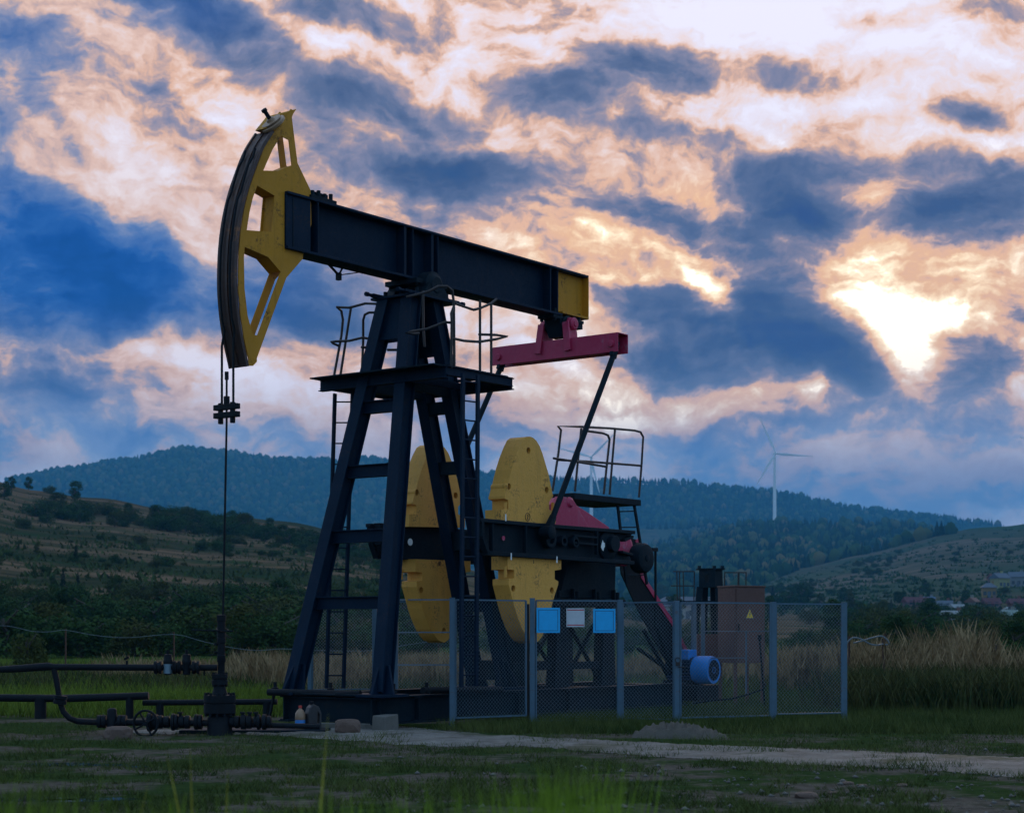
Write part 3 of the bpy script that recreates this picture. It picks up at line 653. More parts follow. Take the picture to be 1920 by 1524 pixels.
# belt guard sloping to the motor
bgp = [L(x, y, -.05) for x, y in ((1194, 1012), (1202, 1040), (1204, 1079), (1262, 1168), (1292, 1230), (1288, 1262), (1262, 1262), (1235, 1215), (1190, 1130), (1165, 1075), (1160, 1020), (1178, 1006))]
bgo = MB().prism(bgp, [], (0, .02, 0)).build('belt_guard', M['black'], pj)
rm = MB()
for a, b in zip(bgp[:6], bgp[1:6]): rm.bar(a + Vector((0, .09, 0)), b + Vector((0, .09, 0)), .2, .015, up=(0, 0, 1))
for a, b in zip(bgp[:6], bgp[1:6]): rm.bar(a + Vector((-.03, -.012, 0)), b + Vector((-.03, -.012, 0)), .012, .09, up=(1, 0, 0))
rm.build('guard_rim', M['red'], bgo)
ss = MB(); 
for a, b in (((1207, 1180), (1250, 1262)), ((1232, 1176), (1262, 1262)), ((1196, 1215), (1262, 1262))): ss.bar(L(*a, .1), L(*b, .1), .04, .07, up=(0, 1, 0))
ss.bar(L(1229, 1030, .4), L(1229, 1180, .4), .03, .03, up=(0, 1, 0)); ss.bar(L(1222, 1030, .4), L(1231, 1030, .4), .06, .06); ss.build('belt_brace', M['black'], pj)

# service platform behind the gearbox
du0, du1 = L(1077, 928, .2).x, L(1202, 936, .2).x; dz_ = L(1140, 936, .2).z
dd = MB().box(du0, du1, -.2, .75, dz_ - .05, dz_ + .05).build('service_platform', M['navydark'], pj, bevel=.004)
rail_part('guard_rail', [px([(1036, 920), (1047, 850), (1052, 806), (1046, 799), (1090, 800), (1145, 803), (1190, 807), (1201, 810), (1206, 819), (1203, 870), (1198, 932)], -.3),
    px([(1078, 921), (1083, 870), (1090, 803)], -.3), px([(1143, 927), (1148, 865), (1153, 806)], -.3), px([(1045, 862), (1100, 865), (1203, 873)], -.3)], .02, dd)
rail_part('guard_rail', [px([(1094, 807), (1130, 812), (1140, 816), (1143, 824), (1138, 870), (1132, 926)], .18), px([(1038, 859), (1085, 866), (1137, 875)], .18)], .02, dd)
ladder('ladder', L(1175, 1095, .1), L(1213, 1095, .1), L(1158, 947, .1), L(1189, 946, .1), 5, .05, 'navydark')

# skid
sk = MB()
su0, su1 = L(519, 1320, -.95).x, L(1215, 1300, .9).x + 1.2
for y in (-.82, .82): sk.channel((su0, y, .26), (su1, y, .26), .2, .38, .02)
for u in (su0 + .1, su0 + .9, 1.3, 2.6, 4.0, su1 - .1): sk.channel((u, -.9, .255), (u, .9, .255), .18, .34, .02)
sk.box(su0 - .03, su0 + .6, -.98, .98, .452, .475)
skid = sk.build('skid', M['navydark'], pj, bevel=.004)
pp = MB(); pp.tube([L(503, 1297, -1.0), L(600, 1299, -.2), L(661, 1301, .4)], .05, 10); pp.build('skid_pipe', M['black'], skid, smooth=True)
pp = MB(); pp.tube([L(631, 1302, .2), L(676, 1300, .55)], .045, 10); pp.build('skid_pipe', M['black'], skid, smooth=True)
pp = MB(); pp.tube([L(793, 1294, .9), L(940, 1292, .9)], .05, 10); pp.build('skid_pipe', M['black'], skid, smooth=True)
for x, y, v in ((516, 1290, -.95), (620, 1292, -.1), (738, 1295, .9), (800, 1290, .9)):
    q = L(x, y, v); MB().lathe((q.x, q.y, .46), (0, 0, 1), [(0, .05), (.08, .05), (.09, .025), (.16, .025)], 8).build('anchor_bolt', M['black'], skid)
MB().bar(L(514, 1300, -1.0), L(505, 1346, -1.05), .03, .03, up=(0, 1, 0)).build('prop_rod', M['black'], skid)
# motor
mc = L(1338, 1256, .7); ma = Vector((0, 1, 0))
mo = MB().lathe(mc, ma, [(.0, .20), (-.005, .235), (.05, .25), (.3, .25), (.34, .24), (.36, .2), (.37, .19)], 32).build('motor', M['motor'], pj, smooth=True)
MB().lathe(mc, ma, [(.37, .19), (.9, .2), (.95, .12)], 24).build('motor_body', M['navy'], mo, smooth=True)
mo['label'] = 'bright blue motor with round fan cowl'
fan = MB().lathe(mc + Vector((0, -.004, 0)), (0, -1, 0), [(0, .19), (.002, .19)], 28); fan.build('fan_grille', M['navy'], mo)
for r_ in (.05, .19): MB().torus(mc + Vector((0, -.008, 0)), (0, 1, 0), r_, .004, 28, 4).build('grille_ring', M['motor'], mo)
fins = MB()
for k in range(22):
    a = k * 2 * math.pi / 22; d = Vector((math.cos(a), 0, math.sin(a)))
    fins.bar(mc + d * .21 + Vector((0, .37, 0)), mc + d * .21 + Vector((0, .86, 0)), .008, .04, up=d)
fins.build('cooling_fin', M['signdark'], mo)
tbx = MB(); tbx.box(mc.x - .14, mc.x + .14, mc.y + .42, mc.y + .75, mc.z + .18, mc.z + .36); tbx.build('terminal_box', M['motor'], mo, bevel=.02)
mb_ = MB(); mb_.box(mc.x - .24, mc.x + .24, mc.y + .32, mc.y + .9, mc.z - .26, mc.z - .18); mb_.box(mc.x - .4, mc.x + .35, mc.y + .1, mc.y + 1.0, .1, mc.z - .26); mb_.build('motor_base', M['black'], mo, bevel=.01)

# bridle, carrier bar and polished rod
cu = L(426, 770, 0).x
sg = sm[int(len(sm) * .72)]
def track_front(z):
    b = min(sm, key=lambda p: abs(p.z - z)); return b.x
for x in (416, 437.5):
    q = L(x, 770, 0); vv = .09 if x > 430 else -.09
    q = L(x, 770, vv); pts = [Vector((q.x, q.y, q.z - .1)), Vector((q.x, q.y, 5.0))]
    zz = 5.0
    for z in np.arange(5.2, 7.7, .12):
        xx = track_front(z) - .035; pts.append(Vector((min(xx, q.x + (z - 5) * .25), q.y, z)))
    MB().tube(pts, .0155, 8).build('bridle_cable', M['black'], pj, smooth=True)
cb_ = MB(); q = L(425, 763, 0)
for y in (763, 778):
    z = L(425, y, 0).z; cb_.box(q.x - .04, q.x + .04, -.21, .21, z - .035, z + .035)
for y in (-.11, .11): cb_.cyl((q.x, y, L(425, 794, 0).z), (q.x, y, L(425, 755, 0).z), .035, 10)
cb_.cyl((q.x, 0, L(425, 763, 0).z), (q.x, 0, L(425, 743, 0).z), .04, 12)
cb_.build('carrier_bar', M['black'], pj, bevel=.006)
MB().tube([(q.x, 0, L(426, 697, 0).z), (q.x, 0, L(426, 790, 0).z), L(418, 1158, 0)], .014, 8).build('polished_rod', M['black'], pj)
MB().cyl((q.x, 0, L(426, 697, 0).z), (q.x, 0, L(426, 712, 0).z), .026, 8).build('rod_clamp', M['black'], pj)
# ---------------- terrain
rng = np.random.default_rng(7); random.seed(7)
LAY = {
 'L': (130, 550, 1.15, [-900, -300, 0, 60, 150, 250, 330, 420, 520, 620, 720, 850, 1000, 1200, 3000], [892, 878, 902, 916, 930, 944, 958, 966, 977, 992, 1014, 1056, 1108, 1150, 1172]),
 'M': (900, 2500, 1.2, [-900, 600, 900, 1100, 1190, 1235, 1318, 1374, 1400, 1500, 1603, 1734, 1790, 1900, 3000], [1090, 1090, 1100, 1068, 1046, 1026, 1006, 990, 982, 981, 980, 990, 1016, 1060, 1100]),
 'P': (2550, 3100, 1.2, [-900, 1000, 1150, 1200, 1330, 1400, 1600, 3000], [1090, 1060, 1000, 990, 986, 990, 1010, 1050]),
 'F': (2900, 4200, 1.1, [-2000, -900, -200, 0, 60, 200, 350, 430, 560, 700, 900, 1000, 1200, 1300, 1450, 1600, 1750, 1870, 2000, 2400, 4000], [1060, 1000, 930, 905, 896, 869, 845, 853, 866, 866, 892, 898, 903, 911, 922, 956, 968, 988, 1010, 1050, 1080]),
 'R': (420, 1500, 1.1, [-900, 1000, 1250, 1350, 1400, 1500, 1640, 1766, 1872, 1950, 2200, 4000], [1190, 1180, 1145, 1112, 1092, 1064, 1032, 999, 987, 977, 955, 950]),
}
def terrain(pxx, D, lay=False):
    pxx = np.asarray(pxx, float); D = np.asarray(D, float)
    z = np.zeros(np.broadcast(pxx, D).shape); w = np.zeros(z.shape, int)
    for i, (k, (f0, cr, pw, xs, ys)) in enumerate(LAY.items()):
        wob = 3.5 * np.sin(pxx * .021 + i) + 2.2 * np.sin(pxx * .053 + 2 * i)
        zc = EYE + (HZ - (np.interp(pxx, xs, ys) + wob * .5)) / F * cr
        t = np.clip((D - f0) / (cr - f0), 0, 1); p = np.where(t > 0, t, 1e-9) ** pw * (t > 0)
        fall = np.clip((D - cr) / (cr * .5), 0, 1); p = p * (1 - .8 * fall * fall * (3 - 2 * fall))
        zz = zc * p; w = np.where(zz > z, i + 1, w); z = np.maximum(z, zz)
    zn = .04 * np.sin(D * .9 + pxx * .004) * np.clip((D - 25) / 20, 0, 1)
    return (z + zn, w) if lay else z + zn
DG = np.geomspace(28, 4600, 900)
def hit(x, y):
    zt_ = terrain(np.full(DG.shape, x), DG); yy = HZ - (zt_ - EYE) * F / DG
    i = np.argmax(yy <= y)
    if yy[i] > y: return None
    return DG[i]
azs = np.unique(np.concatenate([np.linspace(-180, -26, 30), np.linspace(-26, 26, 330), np.linspace(26, 180, 30)]))
ds = np.concatenate([[0.0], np.geomspace(2.0, 28, 40)[:-1], np.geomspace(28, 200, 60)[:-1], np.geomspace(200, 7500, 200)])
A, Dm = np.meshgrid(np.radians(azs), ds, indexing='ij')
tanc = np.clip(np.tan(np.clip(A, -1.2, 1.2)), -1.5, 1.5); pxm = CX + F * tanc
depth = Dm * np.cos(np.clip(A, -1.2, 1.2))
Zm, Wm = terrain(pxm, depth, True)
backf = np.clip((np.degrees(np.abs(A)) - 40) / 40, 0, 1); Zm = Zm * (1 - .7 * backf)
Vt = np.stack([np.sin(A) * Dm, np.cos(A) * Dm, Zm], -1).reshape(-1, 3)
na, nd = A.shape; ii, jj = np.meshgrid(np.arange(na - 1), np.arange(nd - 1), indexing='ij'); a0 = (ii * nd + jj).ravel()
Ft = np.stack([a0, a0 + nd, a0 + nd + 1, a0 + 1], -1)
gm, gnt, gb_ = newmat('ground')
tcg = N(gnt, 'ShaderNodeTexCoord'); go = tcg.outputs['Object']
spg = N(gnt, 'ShaderNodeSeparateXYZ'); lk(gnt, go, spg.inputs[0]); gY = spg.outputs[1]; gX = spg.outputs[0]; gZ = spg.outputs[2]
n1 = noisef(gnt, go, .55, 6, .65).outputs['Fac']; n2 = noisef(gnt, go, 7, 6, .7).outputs['Fac']; n3 = noisef(gnt, go, 45, 3, .6).outputs['Fac']
dirt = ramp(gnt, n2, [(.3, (.055, .045, .037)), (.5, (.10, .083, .068)), (.7, (.17, .14, .115))])
green = ramp(gnt, n2, [(.3, (.018, .034, .012)), (.6, (.042, .066, .022)), (.75, (.07, .085, .035))])
near = mix(gnt, maprange(gnt, n1, .44, .56), dirt, green)
meadow = ramp(gnt, n1, [(.35, (.02, .045, .012)), (.65, (.045, .075, .02))])
col = mix(gnt, maprange(gnt, gY, 26, 30), near, meadow)
# hillside: dry grass terraces, green strips, scrub
mpg = N(gnt, 'ShaderNodeMapping'); mpg.inputs['Rotation'].default_value = (0, 0, R(-14)); mpg.inputs['Scale'].default_value = (.4, 1.5, .6); lk(gnt, go, mpg.inputs['Vector'])
h1 = noisef(gnt, mpg.outputs[0], .02, 6, .62).outputs['Fac']; h2 = noisef(gnt, go, .05, 5, .6).outputs['Fac']; h3 = noisef(gnt, mpg.outputs[0], .11, 4, .7).outputs['Fac']
dry = ramp(gnt, h1, [(.38, (.03, .042, .02)), (.45, (.075, .062, .035)), (.52, (.17, .11, .07)), (.58, (.06, .06, .03)), (.66, (.18, .12, .08))])
dry = mix(gnt, maprange(gnt, h3, .5, .66, 0, .8), dry, (.022, .028, .015))
dry = mix(gnt, maprange(gnt, h2, .56, .70, 0, .75), dry, (.022, .05, .02))
col = mix(gnt, maprange(gnt, gY, 140, 200), col, dry)
mpf = N(gnt, 'ShaderNodeMapping'); mpf.inputs['Rotation'].default_value = (0, 0, R(24)); mpf.inputs['Scale'].default_value = (.012, .0055, .012); lk(gnt, go, mpf.inputs['Vector'])
vo = N(gnt, 'ShaderNodeTexVoronoi'); vo.inputs['Scale'].default_value = 1.0; lk(gnt, mpf.outputs[0], vo.inputs['Vector']); vsp = N(gnt, 'ShaderNodeSeparateColor'); lk(gnt, vo.outputs['Color'], vsp.inputs[0])
fr_ = ramp(gnt, vsp.outputs[0], [(0, (.05, .075, .045)), (.3, (.10, .09, .065)), (.5, (.035, .075, .035)), (.7, (.15, .12, .09)), (.85, (.05, .06, .04)), (1, (.19, .14, .11))])
fr_ = mix(gnt, maprange(gnt, h1, .42, .62, 0, .7), fr_, (.05, .065, .04)); fr_ = mix(gnt, maprange(gnt, h3, .5, .66, 0, .7), fr_, (.025, .04, .022))
col = mix(gnt, maprange(gnt, gY, 560, 640), col, fr_)
fo = maprange(gnt, gY, 3150, 3250)
col = mix(gnt, fo, col, (.025, .04, .022))
lk(gnt, col, gb_.inputs['Base Color']); gb_.inputs['Roughness'].default_value = .95; gb_.inputs['Specular IOR Level'].default_value = 0
bpg = N(gnt, 'ShaderNodeBump'); bpg.inputs['Strength'].default_value = .8; bpg.inputs['Distance'].default_value = .03
lk(gnt, mth(gnt, 'ADD', n2, mth(gnt, 'MULTIPLY', n3, .4)), bpg.inputs['Height']); lk(gnt, bpg.outputs[0], gb_.inputs['Normal'])
tag(npmesh('ground', Vt, Ft, gm, smooth=True), kind='structure')

# pale gravel path
up_ = [(250, 1371), (400, 1367), (540, 1361), (640, 1358), (760, 1362), (860, 1373), (1000, 1381), (1240, 1393), (1400, 1399), (1700, 1411), (1920, 1420), (2300, 1440)]
dn_ = [(250, 1374), (400, 1375), (520, 1379), (640, 1387), (760, 1397), (860, 1399), (1000, 1400), (1240, 1419), (1480, 1432), (1700, 1441), (1920, 1457), (2300, 1490)]
xs = np.arange(250, 2301, 6.0)
uy_ = np.interp(xs, *zip(*up_)); dy_ = np.interp(xs, *zip(*dn_))
jn = lambda s, a, f: np.array([a * noise.noise(Vector((x * f, s, 0))) for x in xs])
uy_ = uy_ + jn(1, 3, .02) + jn(2, 1.6, .09); dy_ = dy_ + jn(3, 5, .015) + jn(4, 3, .08)
dy_ = np.maximum(dy_, uy_ + 1)
NV = 14; Vp = []
for i, x in enumerate(xs):
    for k in range(NV + 1):
        t = k / NV; yy = uy_[i] * (1 - t) + dy_[i] * t; D = EYE * F / (yy - HZ)
        X = (x - CX) / F * D; zz = .004 + .022 * min(1, 6 * t * (1 - t)) * (1 + noise.noise(Vector((X * 2, D * 2, 3)))) + .01 * noise.noise(Vector((X * 9, D * 9, 3)))* min(1, 6 * t * (1 - t))
        Vp.append((X, D, max(zz, .004)))
a0 = np.array([i * (NV + 1) + k for i in range(len(xs) - 1) for k in range(NV)])
Fp = np.stack([a0, a0 + NV + 1, a0 + NV + 2, a0 + 1], -1)
pm, pnt, pb_ = newmat('path_gravel'); t_ = N(pnt, 'ShaderNodeTexCoord').outputs['Object']
q1 = noisef(pnt, t_, 2.5, 7, .7).outputs['Fac']; q2 = noisef(pnt, t_, 30, 5, .7).outputs['Fac']; q3 = noisef(pnt, t_, .7, 4, .6).outputs['Fac']
pc = ramp(pnt, q1, [(.3, (.09, .08, .072)), (.5, (.18, .165, .15)), (.7, (.26, .24, .22))])
pc = mix(pnt, maprange(pnt, q2, .5, .68, 0, .7), pc, (.09, .08, .07)); pc = mix(pnt, maprange(pnt, q3, .54, .66, 0, .8), pc, (.06, .065, .035))
lk(pnt, pc, pb_.inputs['Base Color']); pb_.inputs['Roughness'].default_value = .9; pb_.inputs['Specular IOR Level'].default_value = .1
bb = N(pnt, 'ShaderNodeBump'); bb.inputs['Strength'].default_value = .7; bb.inputs['Distance'].default_value = .02; lk(pnt, q2, bb.inputs['Height']); lk(pnt, bb.outputs[0], pb_.inputs['Normal'])
tag(npmesh('path', Vp, Fp, pm, smooth=True), kind='structure')

# ---------------- tree prototypes
def leaf_mesh(name, blobs, n, size, seed, mat, flatness=.7):
    g = np.random.default_rng(seed); blobs = np.array(blobs, float); wts = np.prod(blobs[:, 3:6], 1) ** .66; wts /= wts.sum()
    b = blobs[g.choice(len(blobs), n, p=wts)]
    d = g.normal(size=(n, 3)); d /= np.linalg.norm(d, axis=1)[:, None]
    r = .55 + .5 * g.random(n) ** .6; r *= 1 + .16 * np.sin(d[:, 0] * 7 + b[:, 0] * 9) * np.cos(d[:, 2] * 6 + b[:, 1] * 5)
    c = b[:, :3] + d * b[:, 3:6] * r[:, None]; c[:, 2] = np.maximum(c[:, 2], .05)
    nn = d + g.normal(size=(n, 3)) * flatness; nn /= np.linalg.norm(nn, axis=1)[:, None]
    t1 = np.cross(nn, g.normal(size=(n, 3))); t1 /= np.linalg.norm(t1, axis=1)[:, None]; t2 = np.cross(nn, t1)
    s = (size * (.6 + .8 * g.random(n)))[:, None]
    V = np.stack([c - t1 * s, c + t2 * s * .5, c + t1 * s, c - t2 * s * .5], 1).reshape(-1, 3)
    return V, np.arange(n * 4).reshape(-1, 4)
def tree_thing(name, kind, seed, h, wd, n=2200, mat='leaf', leafsize=.1, trunk=.25):
    g = random.Random(seed); root = empty(name)
    bl = []
    if kind == 'shrub':
        for i in range(17):
            a = g.random() * 6.283; rr = wd * .36 * g.random() ** .5; zz = h * (.14 + .62 * g.random() * (1 - rr / wd))
            bl.append((math.cos(a) * rr, math.sin(a) * rr, zz, wd * (.15 + .13 * g.random()), wd * (.15 + .13 * g.random()), h * (.15 + .13 * g.random())))
    elif kind == 'tree':
        for i in range(18):
            a = g.random() * 6.283; t = g.random(); rr = wd * .42 * g.random() ** .5 * (1 - .6 * abs(t - .4)); bl.append((math.cos(a) * rr, math.sin(a) * rr, h * (.14 + .76 * t), wd * (.12 + .12 * g.random()), wd * (.10 + .12 * g.random()), h * (.07 + .08 * g.random())))
    elif kind == 'conifer':
        for i in range(16):
            t = i / 15; rr = wd * .5 * (1 - t) * .5; a = g.random() * 6.283
            bl.append((math.cos(a) * rr * .5, math.sin(a) * rr * .5, h * (.12 + .8 * t), rr + .06 * wd, rr + .06 * wd, h * .07))
    V, Fc = leaf_mesh('crown', bl, n, leafsize, seed, mat)
    npmesh('crown', V, Fc, M[mat], root)
    m = MB(); m.tube([(0, 0, -.15), (.03 * wd, 0, h * .3), (-.02 * wd, .02 * wd, h * .62)], [h * .022 + .03, h * .016 + .02, .015], 7)
    for k in range(5):
        a = k * 1.256 + g.random(); z0 = h * (.18 + .08 * k); m.tube([(.02 * wd, 0, z0), (math.cos(a) * wd * .18, math.sin(a) * wd * .18, z0 + h * .14), (math.cos(a) * wd * .3, math.sin(a) * wd * .3, z0 + h * .24)], [.035, .02, .01], 5)
    m.build('trunk', M['bark'], root); return root
PROT = {}
def proto(key, *a, **k):
    if key not in PROT: PROT[key] = [tree_thing(*a, **k), False]
    return PROT[key]
def place(key, loc, rz, sc, label, cat, group):
    p = PROT[key]
    if not p[1]:
        p[1] = True; r = p[0]; r.location = loc; r.rotation_euler = (0, 0, rz); r.scale = sc if hasattr(sc, '__len__') else (sc,) * 3
    else: r = dup(p[0], loc, rz, sc)
    tag(r, label, cat, group); return r
proto('s1', 'shrub', 'shrub', 1, 1, 1.15, leafsize=.028, n=3600); proto('s2', 'shrub', 'shrub', 2, 1, 1.3, leafsize=.028, n=3600)
proto('s3', 'shrub', 'shrub', 5, 1, .95, leafsize=.03, n=3200); proto('t1', 'broadleaf_tree', 'tree', 3, 1, .8, leafsize=.025, n=3600)
proto('t2', 'broadleaf_tree', 'tree', 4, 1, .62, leafsize=.025, n=3600)
for k_, sd_, w_ in (('b1', 41, 1.2), ('b2', 42, 1.4), ('b3', 43, 1.0)): proto(k_, 'bush', 'shrub', sd_, 1, w_, leafsize=.034, n=2400)
proto('c1', 'conifer_tree', 'conifer', 6, 1, .42, leafsize=.02, n=2200, mat='conifer')
def put(key, x, yb, hpx, label, cat, group, wf=1.0, D=None):
    D = D or hit(x, yb)
    if D is None: return
    z = float(terrain(x, D)); h = hpx / F * D
    place(key, gnd(x, D, z - .05), random.random() * 6.28, (h * wf, h * wf, h), label, cat, group)
g_hill = 'bushes scattered on the dry left hillside'; l_hill = 'dark round bush scattered on the brown grassy left hillside'
# crest and slope of the left hill: ones that stand out carry their own label
for key, x, yb, h, lab in (
  ('t1', 8, 935, 34, 'dark tree at the far left edge on the hill crest'), ('t2', 22, 918, 26, 'small dark tree beside the leftmost crest tree'), ('t1', 54, 918, 25, 'lone round tree on the skyline near the left edge'),
  ('s1', 94, 926, 20, 'low round bush on the skyline right of the lone round tree'), ('t1', 140, 938, 38, 'leaning ragged tree on the left hill crest'), ('s1', 44, 992, 28, 'dark round bush alone in dry grass below the crest near the left edge'),
  ('s2', 88, 982, 22, 'flat dark bush in dry grass right of the leftmost slope bush'), ('t2', 70, 1040, 24, 'small round tree on a stalk on the mid slope at left'), ('c1', 142, 1054, 34, 'pointed dark shrub on the mid slope at left'),
  ('s1', 262, 1020, 24, 'solitary round bush in the middle of the dry slope'), ('s2', 190, 1012, 14, 'small low bush in dry grass on the upper slope'), ('s3', 212, 1013, 12, 'tiny bush next to the small low bush on the upper slope'),
  ('s3', 448, 1092, 18, 'tiny dark bush low on the slope right of the polished rod'), ('c1', 146, 1098, 30, 'pointed bush at the foot of the slope near the left'), ('c1', 118, 1106, 44, 'tall pointed bush above the left tree belt'),
  ('t2', 98, 1104, 26, 'short dark bush left of the tall pointed bush'), ('s1', 84, 1076, 22, 'scruffy bush low on the slope at left'), ('t1', 242, 968, 26, 'dense dark tree on the crest a third of the way along the hill'),
  ('t1', 350, 996, 48, 'broad dark tree mass at mid hill left of the tower'), ('t1', 432, 988, 32, 'dark tree just right of the polished rod on the crest'), ('t1', 508, 996, 26, 'small round tree near the right end of the left crest')):
    put(key, x, yb, h, lab, 'conifer' if key == 'c1' else ('tree' if key[0] == 't' else 'bush'), None, 1.15 if key[0] == 's' else 1.0)
band = [(60, 970, 945), (120, 975, 938), (180, 985, 945), (240, 992, 952), (300, 998, 965), (360, 1002, 975), (420, 1006, 985), (480, 1015, 990), (540, 1030, 998), (620, 1045, 1008), (700, 1060, 1025)]
rr_ = random.Random(11)
for i in range(84):
    x = 60 + 640 * rr_.random(); t = rr_.random(); y0 = np.interp(x, [b[0] for b in band], [b[1] for b in band]); y1 = np.interp(x, [b[0] for b in band], [b[2] for b in band])
    put(rr_.choice(['b1', 'b2', 'b3', 't1']), x, y0 * (1 - t) + (y1 + 6) * t, 20 + 24 * rr_.random(), l_hill, 'bush', g_hill, 1.35)
clu = [(60 + 700 * rr_.random() ** .8, 1010 + 95 * rr_.random()) for _ in range(17)]
for i in range(66):
    c_ = clu[rr_.randrange(17)]; x = c_[0] + rr_.gauss(0, 38); yy_ = c_[1] + rr_.gauss(0, 6)
    if x > 250: yy_ = max(yy_, 1000 + (x - 250) * .10)
    put(rr_.choice(['b1', 'b2', 'b3']), x, yy_, 7 + 18 * rr_.random() ** 1.5, l_hill, 'bush', g_hill, 1.4)
g_belt = 'shrubs of the dark thicket in the left valley'; l_belt = 'dark leafy shrub crowded in the valley thicket left of the tower'
n_b = 0
for row, (yb, h0, cnt) in enumerate(((1128, 52, 20), (1160, 72, 19), (1192, 96, 17), (1224, 112, 16))):
    for i in range(cnt):
        x = -20 + (i + rr_.random() * .9) / cnt * 800
        put(rr_.choice(['s1', 's2', 's3', 't1']), x, yb + 10 * rr_.random(), h0 * (.7 + .5 * rr_.random()), l_belt, 'shrub', g_belt, 1.3)
g_mid = 'shrubs seen behind the machine and its fence'; l_mid = 'green shrub in the valley seen between machine and mesh fence'
for row, (yb, h0, cnt) in enumerate(((1135, 44, 15), (1165, 54, 14), (1205, 80, 13), (1225, 78, 12))):
    for i in range(cnt):
        x = 780 + (i + rr_.random() * .9) / cnt * 820
        put(rr_.choice(['s1', 's2', 's3', 't2']), x, yb + 10 * rr_.random(), h0 * (.6 + .5 * rr_.random()), l_mid, 'shrub', g_mid, 1.2)
g_rt = 'bushy trees of the dark thicket on the right'; l_rt = 'dark bushy tree crowded in the thicket right of the fence'
for row, (yb, h0, cnt) in enumerate(((1158, 36, 10), (1180, 54, 9), (1205, 80, 9), (1232, 80, 9))):
    for i in range(cnt):
        x = 1590 + (i + rr_.random() * .9) / cnt * 360
        put(rr_.choice(['s1', 's2', 't1']), x, yb + 8 * rr_.random(), h0 * (.7 + .45 * rr_.random()), l_rt, 'tree', g_rt, 1.3)
put('t1', 1650, 1165, 42, 'tallest dark tree of the right thicket below the fields', 'tree', None, 1.2)
put('t1', 1740, 1165, 46, 'wide dark tree standing in front of the village roofs', 'tree', None, 1.4)
put('t2', 1812, 1170, 40, 'dark upright tree beside the pale village houses', 'tree', None, 1.1)
put('c1', 1449, 1124, 28, 'dark pointed tree just right of the brown cabinet', 'conifer', None, 1.3)
put('t1', 1243, 1128, 34, 'round green tree left of the long white house', 'tree', None, 1.0)
g_rh = 'bushes dotted over the right hillside fields'; l_rh = 'small dark bush dotted on the right hillside fields'
clr = [(1420 + 520 * rr_.random(), rr_.random()) for _ in range(16)]
for i in range(95):
    c_ = clr[rr_.randrange(16)]; x = c_[0] + rr_.gauss(0, 30); tt_ = min(1, max(0, c_[1] + rr_.gauss(0, .05))); lo = np.interp(x, [1400, 1640, 1766, 1920], [1095, 1040, 1008, 992]); y = lo + (1150 - lo) * tt_
    put(rr_.choice(['b1', 'b2', 't1']), x, y, 5 + 8 * rr_.random() * (1 + (y - 1050) / 120), l_rh, 'bush', g_rh, 1.3)
for i in range(40):
    x = 1400 + 560 * rr_.random(); put(rr_.choice(['c1', 't1', 't2']), x, 1118 + 45 * rr_.random(), 14 + 12 * rr_.random(), 'blue green tree among the houses at the hill foot', 'tree', 'trees among the village houses', 1.2)
for x_, h_ in ((1680, 70), (1790, 62), (1885, 88), (1935, 100), (1560, 60)): put('s2', x_, 1290, h_, 'dark shrub among the tall dry grass right of the fence', 'shrub', 'shrubs among the dry grass', 1.2, 44 + random.random() * 6)
ss_ = put('s3', 50, 1258, 108, 'pale leafed willowy bush at the left edge behind the pipes', 'bush', None, .7, 52)

